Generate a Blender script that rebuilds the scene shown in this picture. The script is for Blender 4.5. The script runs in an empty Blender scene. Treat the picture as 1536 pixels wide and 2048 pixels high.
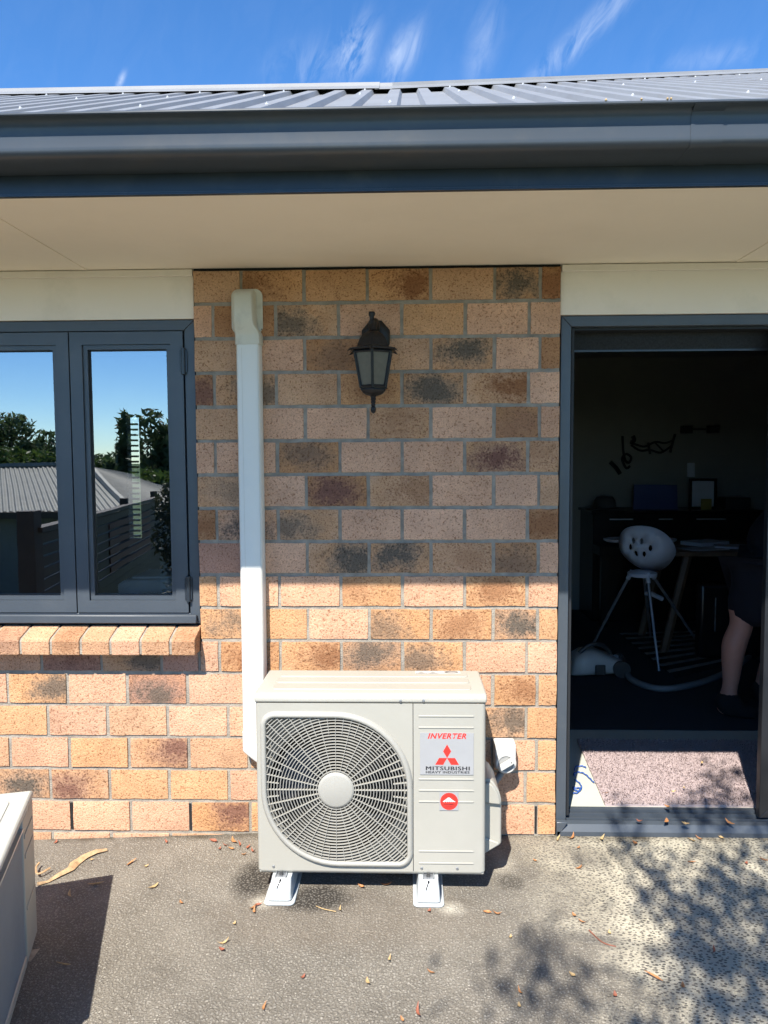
import bpy, bmesh, math, random
from mathutils import Vector, Matrix, Quaternion
from mathutils.geometry import intersect_point_line

random.seed(7)
sc = bpy.context.scene
COL = sc.collection

# ------------------------------------------------------------------ camera
CAM = Vector((0.8117, -2.9530, 1.4815))
YAW, PITCH, ROLL, FPX = 0.029940, -0.069117, -0.004960, 1537.9
def cam_axes():
    cy, sy, cp, sp = math.cos(YAW), math.sin(YAW), math.cos(PITCH), math.sin(PITCH)
    f = Vector((-sy*cp, cy*cp, sp)); r = Vector((cy, sy, 0)); u = r.cross(f)
    cr, sr = math.cos(ROLL), math.sin(ROLL)
    return cr*r + sr*u, -sr*r + cr*u, f
R_, U_, F_ = cam_axes()
cd = bpy.data.cameras.new('camera')
cam = bpy.data.objects.new('camera', cd); COL.objects.link(cam)
cd.sensor_fit = 'HORIZONTAL'; cd.sensor_width = 36.0; cd.lens = 36.0*FPX/1536.0
cd.clip_start = 0.05; cd.clip_end = 2000
cam.matrix_world = Matrix(((R_.x, U_.x, -F_.x, CAM.x), (R_.y, U_.y, -F_.y, CAM.y), (R_.z, U_.z, -F_.z, CAM.z), (0, 0, 0, 1)))
sc.camera = cam

# ------------------------------------------------------------------ sun, sky, exposure
TAZ, TEL = 0.306, 1.33                       # shadow runs +x 0.306 and down 1.33 for each metre of +y
SUNV = Vector((-TAZ, -1.0, TEL)).normalized()  # towards the sun
sd = bpy.data.lights.new('sun', 'SUN'); sd.energy = 5.0; sd.angle = math.radians(0.53); sd.color = (1.0, 0.95, 0.87)
sun = bpy.data.objects.new('sun', sd); COL.objects.link(sun)
sun.rotation_euler = (-SUNV).to_track_quat('-Z', 'Y').to_euler(); sun.location = (-3, -9, 12)
EL = math.asin(SUNV.z)
w = bpy.data.worlds.new('World'); sc.world = w; w.use_nodes = True
nt = w.node_tree; nt.nodes.clear()
def N(tree, t, **kw):
    n = tree.nodes.new(t)
    for k, v in kw.items(): setattr(n, k, v)
    return n
sky = N(nt, 'ShaderNodeTexSky', sky_type='NISHITA'); sky.sun_disc = False
sky.sun_elevation = EL
sky.sun_rotation = math.atan2(SUNV.x, SUNV.y)
sky.air_density = 1.0; sky.dust_density = 0.0; sky.ozone_density = 1.6; sky.altitude = 2200
tc = N(nt, 'ShaderNodeTexCoord')
def mth(op, x, y=None):
    m = N(nt, 'ShaderNodeMath', operation=op)
    for i, q in enumerate((x, y)):
        if q is None: continue
        if isinstance(q, (int, float)): m.inputs[i].default_value = q
        else: nt.links.new(q, m.inputs[i])
    return m.outputs[0]
def sky_dot(vec):
    d = N(nt, 'ShaderNodeVectorMath', operation='DOT_PRODUCT'); nt.links.new(tc.outputs['Generated'], d.inputs[0]); d.inputs[1].default_value = vec; return d.outputs['Value']
def px_dir(x, y): return (R_*((x-768)/FPX) + U_*((1024-y)/FPX) + F_).normalized()
# thin cirrus: one stretched noise, gathered into a few streaks on the dome with a faint veil elsewhere
fall = None
for (p0, p1, su, sv, amp) in [((690, 165), (730, 40), .030, .017, .62), ((775, 160), (835, 55), .028, .013, .58), ((950, 150), (985, 20), .040, .015, .2), ((1080, 155), (1245, -10), .075, .011, .5),
                              ((560, 150), (700, 100), .05, .022, .22), ((235, 175), (246, 150), .010, .003, .5), ((1330, 130), (1536, 100), .06, .012, .15)]:
    a, b = px_dir(*p0), px_dir(*p1); n = ((a+b)/2).normalized(); al = b-a; al = (al-n*al.dot(n)).normalized(); bl = n.cross(al)
    du = mth('MULTIPLY', sky_dot(al), 1/su); dv = mth('MULTIPLY', sky_dot(bl), 1/sv)
    g_ = mth('POWER', 2.718, mth('MULTIPLY', mth('ADD', mth('MULTIPLY', du, du), mth('MULTIPLY', dv, dv)), -1.0))
    g_ = mth('MULTIPLY', mth('MULTIPLY', g_, mth('GREATER_THAN', sky_dot(n), 0.0)), amp)
    fall = g_ if fall is None else mth('MAXIMUM', fall, g_)
fall = mth('MAXIMUM', fall, .015)
sn = (px_dir(1080, 155)+px_dir(830, 55)).normalized(); sa = (px_dir(1130, 20)-px_dir(1060, 160)); sa = (sa-sn*sa.dot(sn)).normalized(); sb = sn.cross(sa)
cbx = N(nt, 'ShaderNodeCombineXYZ'); nt.links.new(mth('MULTIPLY', sky_dot(sa), .42), cbx.inputs[0]); nt.links.new(sky_dot(sb), cbx.inputs[1]); nt.links.new(sky_dot(sn), cbx.inputs[2])
no = N(nt, 'ShaderNodeTexNoise'); no.inputs['Scale'].default_value = 36; no.inputs['Detail'].default_value = 5; no.inputs['Roughness'].default_value = 0.62; no.inputs['Distortion'].default_value = 0.7
nt.links.new(cbx.outputs[0], no.inputs['Vector'])
mr = N(nt, 'ShaderNodeMapRange'); mr.inputs['From Min'].default_value = .40; mr.inputs['From Max'].default_value = .70
nt.links.new(no.outputs['Fac'], mr.inputs['Value'])
acc = mth('MULTIPLY', fall, mr.outputs[0])
mx = N(nt, 'ShaderNodeMix', data_type='RGBA'); nt.links.new(acc, mx.inputs['Factor'])
hs = N(nt, 'ShaderNodeHueSaturation'); hs.inputs['Saturation'].default_value = 1.22; hs.inputs['Value'].default_value = 1.75
nt.links.new(sky.outputs[0], hs.inputs['Color'])
wb = N(nt, 'ShaderNodeMix', data_type='RGBA', blend_type='MULTIPLY'); wb.inputs['Factor'].default_value = 1; nt.links.new(hs.outputs[0], wb.inputs['A']); wb.inputs['B'].default_value = (.78, .925, 1.03, 1)
nt.links.new(wb.outputs['Result'], mx.inputs['A']); mx.inputs['B'].default_value = (7.5, 8.2, 9.2, 1)
bg = N(nt, 'ShaderNodeBackground'); bg.inputs['Strength'].default_value = 0.074
nt.links.new(mx.outputs['Result'], bg.inputs['Color'])
wo = N(nt, 'ShaderNodeOutputWorld'); nt.links.new(bg.outputs[0], wo.inputs['Surface'])
vs = sc.view_settings; vs.view_transform = 'Standard'; vs.look = 'None'; vs.gamma = 1.0; vs.exposure = 1.0; vs.use_curve_mapping = False
sc.cycles.use_denoising = True
sc.cycles.max_bounces = 6; sc.cycles.diffuse_bounces = 3; sc.cycles.glossy_bounces = 3; sc.cycles.use_adaptive_sampling = True; sc.cycles.adaptive_threshold = 0.02; sc.cycles.transparent_max_bounces = 8
sc.cycles.caustics_reflective = False; sc.cycles.caustics_refractive = False

# ------------------------------------------------------------------ geometry helpers
def on_y(px, py, Y):
    d = R_*((px-768)/FPX) + U_*((1024-py)/FPX) + F_
    return CAM + d*((Y-CAM.y)/d.y)
def on_z(px, py, Z):
    d = R_*((px-768)/FPX) + U_*((1024-py)/FPX) + F_
    return CAM + d*((Z-CAM.z)/d.z)

def origin_of(o):
    v = Vector((0, 0, 0))
    while o is not None: v = v + o.location; o = o.parent
    return v
class MB:
    def __init__(s): s.v = []; s.f = []
    def add(s, vs, fs):
        b = len(s.v); s.v += [tuple(p) for p in vs]; s.f += [tuple(b+i for i in q) for q in fs]; return s
    def box(s, x0, x1, y0, y1, z0, z1):
        return s.add([(x, y, z) for x in (x0, x1) for y in (y0, y1) for z in (z0, z1)],
                     [(0, 1, 3, 2), (4, 6, 7, 5), (0, 4, 5, 1), (2, 3, 7, 6), (0, 2, 6, 4), (1, 5, 7, 3)])
    def prism(s, poly, axis, a, b):
        n = len(poly)
        def P(p, t): return {'y': (p[0], t, p[1]), 'x': (t, p[0], p[1]), 'z': (p[0], p[1], t)}[axis]
        return s.add([P(p, a) for p in poly]+[P(p, b) for p in poly],
                     [tuple(range(n)), tuple(range(2*n-1, n-1, -1))]+[(i, (i+1) % n, n+(i+1) % n, n+i) for i in range(n)])
    def loft(s, rings, cap0=True, cap1=True, closed=True):
        n = len(rings[0]); vs = [p for r in rings for p in r]; fs = []
        for k in range(len(rings)-1):
            for i in range(n if closed else n-1):
                j = (i+1) % n; fs.append((k*n+i, k*n+j, (k+1)*n+j, (k+1)*n+i))
        if cap0: fs.append(tuple(range(n-1, -1, -1)))
        if cap1: fs.append(tuple((len(rings)-1)*n+i for i in range(n)))
        return s.add(vs, fs)
    def tube(s, pts, r, n=8, close=False):
        pts = [Vector(p) for p in pts]; rings = []
        up = Vector((0, 0, 1)); prev = None
        rr = r if isinstance(r, (list, tuple)) else [r]*len(pts)
        for i, p in enumerate(pts):
            t = (pts[min(i+1, len(pts)-1)] - pts[max(i-1, 0)]).normalized()
            if prev is None:
                a = t.cross(up) if abs(t.dot(up)) < .95 else t.cross(Vector((1, 0, 0)))
            else: a = prev - t*prev.dot(t)
            a.normalize(); prev = a; b = t.cross(a)
            rings.append([p + (a*math.cos(2*math.pi*k/n)+b*math.sin(2*math.pi*k/n))*rr[i] for k in range(n)])
        return s.loft(rings)
    def lathe(s, prof, n=24, c=(0, 0, 0), axis='z', ph=0):
        rings = []
        for r, h in prof:
            ring = []
            for k in range(n):
                a = 2*math.pi*k/n+ph; x, y = r*math.cos(a), r*math.sin(a)
                ring.append({'z': (c[0]+x, c[1]+y, c[2]+h), 'y': (c[0]+x, c[1]+h, c[2]+y), 'x': (c[0]+h, c[1]+x, c[2]+y)}[axis])
            rings.append(ring)
        return s.loft(rings)
    def quad(s, a, b, c, d): return s.add([a, b, c, d], [(0, 1, 2, 3)])
    def mesh(s, name, origin=Vector((0, 0, 0)), smooth=None, recalc=True):
        me = bpy.data.meshes.new(name)
        me.from_pydata([tuple(Vector(p)-origin) for p in s.v], [], s.f)
        if recalc:
            bm = bmesh.new(); bm.from_mesh(me); bmesh.ops.recalc_face_normals(bm, faces=bm.faces); bm.to_mesh(me); bm.free()
        if smooth is not None:
            me.polygons.foreach_set('use_smooth', [True]*len(me.polygons)); me.set_sharp_from_angle(angle=math.radians(smooth))
        me.update(); return me
    def build(s, name, mat, parent=None, smooth=None, bevel=None, seg=2, recalc=True):
        o = parent; org = origin_of(parent) if parent is not None else Vector((0, 0, 0))
        me = s.mesh(name, org, smooth, recalc)
        if mat is not None:
            for m in (mat if isinstance(mat, list) else [mat]): me.materials.append(m)
        ob = bpy.data.objects.new(name, me); COL.objects.link(ob)
        if parent is not None: ob.parent = parent
        if bevel:
            b = ob.modifiers.new('bevel', 'BEVEL'); b.width = bevel; b.segments = seg; b.limit_method = 'ANGLE'; b.angle_limit = math.radians(35)
            me.polygons.foreach_set('use_smooth', [True]*len(me.polygons)); me.set_sharp_from_angle(angle=math.radians(60))
        return ob
def box(name, mat, parent, x0, x1, y0, y1, z0, z1, bevel=None, seg=2):
    return MB().box(x0, x1, y0, y1, z0, z1).build(name, mat, parent, bevel=bevel, seg=seg)
def tag(o, label=None, cat=None, group=None, kind=None):
    for k, v in (('label', label), ('category', cat), ('group', group), ('kind', kind)):
        if v: o[k] = v
    return o
def thing(name, loc, label, cat, group=None):
    o = bpy.data.objects.new(name, None); COL.objects.link(o); o.location = loc; o.empty_display_size = .05
    return tag(o, label, cat, group)
def fill_mesh(loops, name, mat, parent, to3d, smooth=None, sub=0):
    """flat polygon with holes: loops of 2D points, mapped by to3d(u, v)"""
    bm = bmesh.new(); edges = []
    for lp in loops:
        vs = [bm.verts.new((p[0], p[1], 0)) for p in lp]
        for i in range(len(vs)): edges.append(bm.edges.new((vs[i], vs[(i+1) % len(vs)])))
    bmesh.ops.triangle_fill(bm, use_beauty=True, use_dissolve=False, edges=edges)
    for _ in range(sub): bmesh.ops.subdivide_edges(bm, edges=bm.edges[:], cuts=1, use_grid_fill=True)
    org = origin_of(parent) if parent is not None else Vector((0, 0, 0))
    for v in bm.verts: v.co = Vector(to3d(v.co.x, v.co.y)) - org
    bmesh.ops.recalc_face_normals(bm, faces=bm.faces)
    me = bpy.data.meshes.new(name); bm.to_mesh(me); bm.free()
    if smooth is not None:
        me.polygons.foreach_set('use_smooth', [True]*len(me.polygons)); me.set_sharp_from_angle(angle=math.radians(smooth))
    me.materials.append(mat); ob = bpy.data.objects.new(name, me); COL.objects.link(ob)
    if parent is not None: ob.parent = parent
    return ob
def text_mesh(name, s, mat, parent, x0, x1, z0, z1, y, shear=0.0, bold=0.0, space=1.0, fat=0.0):
    cu = bpy.data.curves.new('lettering', 'FONT'); cu.body = s; cu.shear = shear; cu.offset = bold; cu.resolution_u = 3; cu.space_character = space
    to = bpy.data.objects.new('lettering_source', cu); COL.objects.link(to)
    dg = bpy.context.evaluated_depsgraph_get(); me = bpy.data.meshes.new_from_object(to.evaluated_get(dg))
    bpy.data.objects.remove(to); bpy.data.curves.remove(cu)
    xs = [v.co.x for v in me.vertices]; ys = [v.co.y for v in me.vertices]
    ax, bx, ay, by = min(xs), max(xs), min(ys), max(ys); org = origin_of(parent)
    for v in me.vertices:
        X = x0+(v.co.x-ax)/(bx-ax)*(x1-x0); Z = z0+(v.co.y-ay)/(by-ay)*(z1-z0)
        v.co = Vector((X, y, Z))-org
    if fat:      # heavier strokes: the same glyphs repeated a hair to the right
        bm_ = bmesh.new(); bm_.from_mesh(me); k_ = 0
        for st_ in (.5, 1.0):
            k_ += 1; r_ = bmesh.ops.duplicate(bm_, geom=[f for f in bm_.faces if f.index >= 0][:len(me.polygons)])
            for v in [g_ for g_ in r_['geom'] if isinstance(g_, bmesh.types.BMVert)]: v.co.x += fat*st_; v.co.y -= .0001*k_
        bm_.to_mesh(me); bm_.free()
    me.materials.clear(); me.materials.append(mat); me.name = name
    ob = bpy.data.objects.new(name, me); COL.objects.link(ob); ob.parent = parent
    return ob

# ------------------------------------------------------------------ materials
def lk(t, a, b): t.links.new(a, b)
def mat(name, col, rough=.5, metal=0.0, var=.08, vscale=8, bump=0.0, bscale=150, spec=.5, coat=0.0, detail=4, dirt=None, dscale=3.0, damt=.5):
    m = bpy.data.materials.new(name); m.use_nodes = True; t = m.node_tree; b = t.nodes['Principled BSDF']
    b.inputs['Roughness'].default_value = rough; b.inputs['Metallic'].default_value = metal
    b.inputs['Specular IOR Level'].default_value = spec; b.inputs['Coat Weight'].default_value = coat
    co = N(t, 'ShaderNodeTexCoord'); no = N(t, 'ShaderNodeTexNoise'); no.inputs['Scale'].default_value = vscale; no.inputs['Detail'].default_value = detail
    lk(t, co.outputs['Object'], no.inputs['Vector'])
    mr = N(t, 'ShaderNodeMapRange'); mr.inputs['To Min'].default_value = 1-var; mr.inputs['To Max'].default_value = 1+var
    mr.inputs['From Min'].default_value = .25; mr.inputs['From Max'].default_value = .75
    lk(t, no.outputs['Fac'], mr.inputs['Value'])
    mu = N(t, 'ShaderNodeMix', data_type='RGBA', blend_type='MULTIPLY'); mu.inputs['Factor'].default_value = 1
    mu.inputs['A'].default_value = (*col, 1); lk(t, mr.outputs[0], mu.inputs['B'])
    out = mu.outputs['Result']
    if dirt:
        dn = N(t, 'ShaderNodeTexNoise'); dn.inputs['Scale'].default_value = dscale; dn.inputs['Detail'].default_value = 8; dn.inputs['Roughness'].default_value = .65
        lk(t, co.outputs['Object'], dn.inputs['Vector'])
        dr = N(t, 'ShaderNodeMapRange'); dr.inputs['From Min'].default_value = .5; dr.inputs['From Max'].default_value = .75; dr.inputs['To Max'].default_value = damt
        lk(t, dn.outputs['Fac'], dr.inputs['Value'])
        dm = N(t, 'ShaderNodeMix', data_type='RGBA'); lk(t, dr.outputs[0], dm.inputs['Factor']); lk(t, out, dm.inputs['A']); dm.inputs['B'].default_value = (*dirt, 1)
        out = dm.outputs['Result']
    lk(t, out, b.inputs['Base Color'])
    if bump:
        bn = N(t, 'ShaderNodeTexNoise'); bn.inputs['Scale'].default_value = bscale; bn.inputs['Detail'].default_value = 3
        lk(t, co.outputs['Object'], bn.inputs['Vector'])
        bp = N(t, 'ShaderNodeBump'); bp.inputs['Strength'].default_value = bump; bp.inputs['Distance'].default_value = .004
        lk(t, bn.outputs['Fac'], bp.inputs['Height']); lk(t, bp.outputs[0], b.inputs['Normal'])
    m['bsdf'] = 1
    return m
def brick_material():
    m = bpy.data.materials.new('fired_brick'); m.use_nodes = True; t = m.node_tree; b = t.nodes['Principled BSDF']
    b.inputs['Roughness'].default_value = .92; b.inputs['Specular IOR Level'].default_value = .25
    def attr(n): a = N(t, 'ShaderNodeAttribute', attribute_type='OBJECT', attribute_name=n); return a
    tint, blot, bpos = attr('tint'), attr('blot'), attr('bpos')
    co = N(t, 'ShaderNodeTexCoord'); oi = N(t, 'ShaderNodeObjectInfo')
    off = N(t, 'ShaderNodeVectorMath', operation='SCALE'); off.inputs[0].default_value = (37, 53, 71); lk(t, oi.outputs['Random'], off.inputs['Scale'])
    cv = N(t, 'ShaderNodeVectorMath', operation='ADD'); lk(t, co.outputs['Object'], cv.inputs[0]); lk(t, off.outputs[0], cv.inputs[1])
    V = cv.outputs[0]
    def noise(s, d=4, r=.55):
        n = N(t, 'ShaderNodeTexNoise'); n.inputs['Scale'].default_value = s; n.inputs['Detail'].default_value = d; n.inputs['Roughness'].default_value = r; lk(t, V, n.inputs['Vector']); return n
    def mth(op, x, y=None, z=None):
        q = N(t, 'ShaderNodeMath', operation=op)
        for i, k in enumerate((x, y, z)):
            if k is None: continue
            if isinstance(k, (int, float)): q.inputs[i].default_value = k
            else: lk(t, k, q.inputs[i])
        return q.outputs[0]
    def rng(v, a, c, lo=0, hi=1):
        q = N(t, 'ShaderNodeMapRange'); q.inputs['From Min'].default_value = a; q.inputs['From Max'].default_value = c; q.inputs['To Min'].default_value = lo; q.inputs['To Max'].default_value = hi
        lk(t, v, q.inputs['Value']); return q.outputs[0]
    sx = N(t, 'ShaderNodeSeparateXYZ'); lk(t, co.outputs['Object'], sx.inputs[0])
    sp = N(t, 'ShaderNodeSeparateXYZ'); lk(t, bpos.outputs['Vector'], sp.inputs[0])
    n1 = noise(14, 3); n3 = noise(140, 3, .62); n4 = noise(260, 2, .6); n5 = noise(60, 3, .6)
    wob = mth('MULTIPLY', mth('SUBTRACT', n1.outputs['Fac'], .5), 1.5)
    dx = mth('DIVIDE', mth('SUBTRACT', sx.outputs[0], sp.outputs[0]), .122)
    dz = mth('DIVIDE', mth('SUBTRACT', sx.outputs[2], sp.outputs[1]), .074)
    d = mth('ADD', mth('SQRT', mth('ADD', mth('MULTIPLY', dx, dx), mth('MULTIPLY', dz, dz))), wob)
    mask = mth('MULTIPLY', rng(mth('ADD', d, mth('MULTIPLY', mth('ADD', mth('SUBTRACT', n5.outputs['Fac'], .5), mth('MULTIPLY', mth('SUBTRACT', n3.outputs['Fac'], .5), .9)), 1.3)), 1.2, .35), sp.outputs[2])
    # warm rim around the flash
    rim = mth('MULTIPLY', rng(mth('ABSOLUTE', mth('SUBTRACT', d, 1.15)), .55, 0.0, 0, .55), mth('MINIMUM', sp.outputs[2], .7))
    n2 = noise(9, 4)
    v1 = N(t, 'ShaderNodeMix', data_type='RGBA', blend_type='MULTIPLY'); v1.inputs['Factor'].default_value = 1
    lk(t, tint.outputs['Color'], v1.inputs['A']); lk(t, rng(n2.outputs['Fac'], .3, .7, .86, 1.12), v1.inputs['B'])
    r1 = N(t, 'ShaderNodeMix', data_type='RGBA'); lk(t, rim, r1.inputs['Factor']); lk(t, v1.outputs['Result'], r1.inputs['A']); r1.inputs['B'].default_value = (.40, .19, .07, 1)
    c1 = N(t, 'ShaderNodeMix', data_type='RGBA'); lk(t, mask, c1.inputs['Factor']); lk(t, r1.outputs['Result'], c1.inputs['A']); lk(t, blot.outputs['Color'], c1.inputs['B'])
    # pits and grit
    c2 = N(t, 'ShaderNodeMix', data_type='RGBA', blend_type='MULTIPLY'); lk(t, rng(n3.outputs['Fac'], .46, .34), c2.inputs['Factor']); lk(t, c1.outputs['Result'], c2.inputs['A']); c2.inputs['B'].default_value = (.50, .42, .36, 1)
    c3 = N(t, 'ShaderNodeMix', data_type='RGBA', blend_type='MULTIPLY'); c3.inputs['Factor'].default_value = 1; lk(t, c2.outputs['Result'], c3.inputs['A']); lk(t, rng(n4.outputs['Fac'], .3, .7, .83, 1.15), c3.inputs['B'])
    lk(t, c3.outputs['Result'], b.inputs['Base Color'])
    h = mth('ADD', mth('MULTIPLY', n3.outputs['Fac'], 1.0), mth('MULTIPLY', n5.outputs['Fac'], .8))
    bp = N(t, 'ShaderNodeBump'); bp.inputs['Strength'].default_value = .7; bp.inputs['Distance'].default_value = .005
    lk(t, h, bp.inputs['Height']); lk(t, bp.outputs[0], b.inputs['Normal'])
    return m
def concrete_material():
    m = bpy.data.materials.new('exposed_aggregate'); m.use_nodes = True; t = m.node_tree; b = t.nodes['Principled BSDF']
    b.inputs['Roughness'].default_value = .85; b.inputs['Specular IOR Level'].default_value = .35
    co = N(t, 'ShaderNodeTexCoord'); P = co.outputs['Object']
    def noise(s, d=4, r=.55, v=P, dist=0):
        n = N(t, 'ShaderNodeTexNoise'); n.inputs['Scale'].default_value = s; n.inputs['Detail'].default_value = d; n.inputs['Roughness'].default_value = r; n.inputs['Distortion'].default_value = dist; lk(t, v, n.inputs['Vector']); return n.outputs['Fac']
    def mth(op, x, y=None):
        q = N(t, 'ShaderNodeMath', operation=op)
        for i, k in enumerate((x, y)):
            if k is None: continue
            if isinstance(k, (int, float)): q.inputs[i].default_value = k
            else: lk(t, k, q.inputs[i])
        return q.outputs[0]
    def rng(v, a, c, lo=0, hi=1):
        q = N(t, 'ShaderNodeMapRange'); q.inputs['From Min'].default_value = a; q.inputs['From Max'].default_value = c; q.inputs['To Min'].default_value = lo; q.inputs['To Max'].default_value = hi
        lk(t, v, q.inputs['Value']); return q.outputs[0]
    def mix(f, a, c, blend='MIX'):
        q = N(t, 'ShaderNodeMix', data_type='RGBA', blend_type=blend)
        for k, s in ((f, 'Factor'), (a, 'A'), (c, 'B')):
            if isinstance(k, (int, float)): q.inputs[s].default_value = k
            elif isinstance(k, tuple): q.inputs[s].default_value = (*k, 1)
            else: lk(t, k, q.inputs[s])
        return q.outputs['Result']
    # pebbles: distorted cells, slightly stretched along y
    dn = N(t, 'ShaderNodeTexNoise'); dn.inputs['Scale'].default_value = 60; lk(t, P, dn.inputs['Vector'])
    av = N(t, 'ShaderNodeMix', data_type='VECTOR'); av.inputs['Factor'].default_value = .012; lk(t, P, av.inputs['A']); lk(t, dn.outputs['Color'], av.inputs['B'])
    def pebbles(scale, lo, hi):
        vo = N(t, 'ShaderNodeTexVoronoi'); vo.voronoi_dimensions = '2D'; vo.inputs['Scale'].default_value = scale; vo.inputs['Randomness'].default_value = 1; lk(t, av.outputs['Result'], vo.inputs['Vector'])
        return rng(vo.outputs['Distance'], hi, lo), vo
    pa, va = pebbles(100, .26, .40); vb = N(t, 'ShaderNodeTexVoronoi'); vb.voronoi_dimensions = '2D'; vb.inputs['Scale'].default_value = 82; vb.inputs['Randomness'].default_value = .85
    av2 = N(t, 'ShaderNodeMix', data_type='VECTOR'); av2.inputs['Factor'].default_value = .004; lk(t, P, av2.inputs['A']); lk(t, dn.outputs['Color'], av2.inputs['B'])
    mpx = N(t, 'ShaderNodeMapping'); mpx.inputs['Scale'].default_value = (.82, 1.1, 1); mpx.inputs['Rotation'].default_value = (0, 0, .4); lk(t, av2.outputs['Result'], mpx.inputs['Vector']); lk(t, mpx.outputs[0], vb.inputs['Vector'])
    hsb = N(t, 'ShaderNodeSeparateColor'); lk(t, vb.outputs['Color'], hsb.inputs[0])
    pb = rng(mth('SUBTRACT', vb.outputs['Distance'], mth('MULTIPLY', hsb.outputs[1], .22)), .22, .10)
    ve = N(t, 'ShaderNodeTexVoronoi', feature='DISTANCE_TO_EDGE'); ve.voronoi_dimensions = '2D'; ve.inputs['Scale'].default_value = 118; lk(t, av.outputs['Result'], ve.inputs['Vector'])
    joint = rng(ve.outputs['Distance'], .11, .03)
    hsv = N(t, 'ShaderNodeSeparateColor'); lk(t, va.outputs['Color'], hsv.inputs[0])
    pv = hsv.outputs[0]
    sp = N(t, 'ShaderNodeSeparateXYZ'); lk(t, P, sp.inputs[0]); X, Y = sp.outputs[0], sp.outputs[1]
    def blob(cx, cy, rx, ry, amt=.9, ns=7, inner=.5):
        ax = mth('DIVIDE', mth('SUBTRACT', X, cx), rx); ay = mth('DIVIDE', mth('SUBTRACT', Y, cy), ry)
        r = mth('SQRT', mth('ADD', mth('MULTIPLY', ax, ax), mth('MULTIPLY', ay, ay)))
        r = mth('ADD', r, mth('MULTIPLY', mth('SUBTRACT', noise(ns, 5), .5), amt))
        return rng(r, 1.0, inner)
    big = noise(1.6, 5); mid = noise(6, 5)
    # weathered grey zone: pale worn stones in a grey-brown matrix
    left = mix(rng(mid, .3, .7), (.205, .184, .156), (.285, .258, .220))
    left = mix(mth('MULTIPLY', pa, rng(pv, 0, 1, .0, .95)), left, (.43, .40, .355))
    left = mix(mth('MULTIPLY', joint, mth('MULTIPLY', noise(30, 4), .8)), left, (.135, .118, .10))
    spk = rng(noise(140, 2, .5), .66, .72); left = mix(mth('MULTIPLY', spk, .7), left, (.62, .58, .50))
    grit = noise(420, 2, .6); left = mix(1.0, left, rng(grit, .3, .7, .72, 1.28), 'MULTIPLY')
    # dark washed zone by the door: pale cream matrix, dark pebbles
    right = mix(rng(mid, .3, .7), (.54, .49, .39), (.68, .625, .505))
    rp = mix(rng(hsb.outputs[0], 0, 1), (.085, .080, .072), (.21, .19, .165))
    right = mix(mth('MULTIPLY', pb, .92), right, rp)
    edge = mth('ADD', mth('ADD', X, mth('MULTIPLY', Y, .10)), mth('MULTIPLY', mth('SUBTRACT', noise(3.2, 5, .6), .5), .9))
    mk = rng(edge, 1.18, 1.50)
    worn = rng(noise(2.3, 5, .6), .60, .74, 1, .45)
    c = mix(mth('MULTIPLY', mk, worn), left, right)
    c = mix(1.0, c, rng(big, .25, .75, .84, 1.14), 'MULTIPLY')
    # brown silt near the unit, wet looking black washed patches round the left foot, mortar dust at both feet
    c = mix(mth('MULTIPLY', blob(.62, -.55, .55, .22), .25), c, (.20, .145, .10))
    wet = mth('MAXIMUM', mth('MAXIMUM', blob(.27, -.33, .10, .16, .6, 9), blob(.50, -.44, .17, .10, .7, 9)), mth('MULTIPLY', blob(1.17, -.33, .06, .06, .6, 9), .6))
    wc = mix(pa, (.030, .026, .022), (.17, .155, .135))
    c = mix(mth('MULTIPLY', wet, .88), c, wc)
    dust = mth('MAXIMUM', blob(.955, -.50, .06, .055, .9, 16, .1), mth('MAXIMUM', blob(.315, -.475, .05, .05, .9, 16, .1), mth('MULTIPLY', blob(1.16, -.20, .07, .10, 1.2, 14, .1), .6)))
    c = mix(mth('MULTIPLY', dust, .75), c, (.66, .61, .52))
    soil = mth('MULTIPLY', rng(mth('ADD', Y, mth('MULTIPLY', mth('SUBTRACT', noise(13, 5, .65), .5), .09)), -.045, -.004), rng(noise(5, 4), .35, .6))
    c = mix(mth('MULTIPLY', soil, .85), c, (.085, .068, .045))
    spots = rng(noise(9, 6, .7, dist=.4), .63, .70); c = mix(mth('MULTIPLY', spots, .3), c, (.14, .115, .09))
    c = mix(1.0, c, (.82, .81, .77), 'MULTIPLY')
    lk(t, c, b.inputs['Base Color'])
    h = mth('ADD', mth('ADD', mth('MULTIPLY', pa, .7), mth('MULTIPLY', noise(220, 3), .5)), mth('MULTIPLY', joint, -.5))
    bp = N(t, 'ShaderNodeBump'); bp.inputs['Strength'].default_value = .8; bp.inputs['Distance'].default_value = .004
    lk(t, h, bp.inputs['Height']); lk(t, bp.outputs[0], b.inputs['Normal'])
    return m
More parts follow.
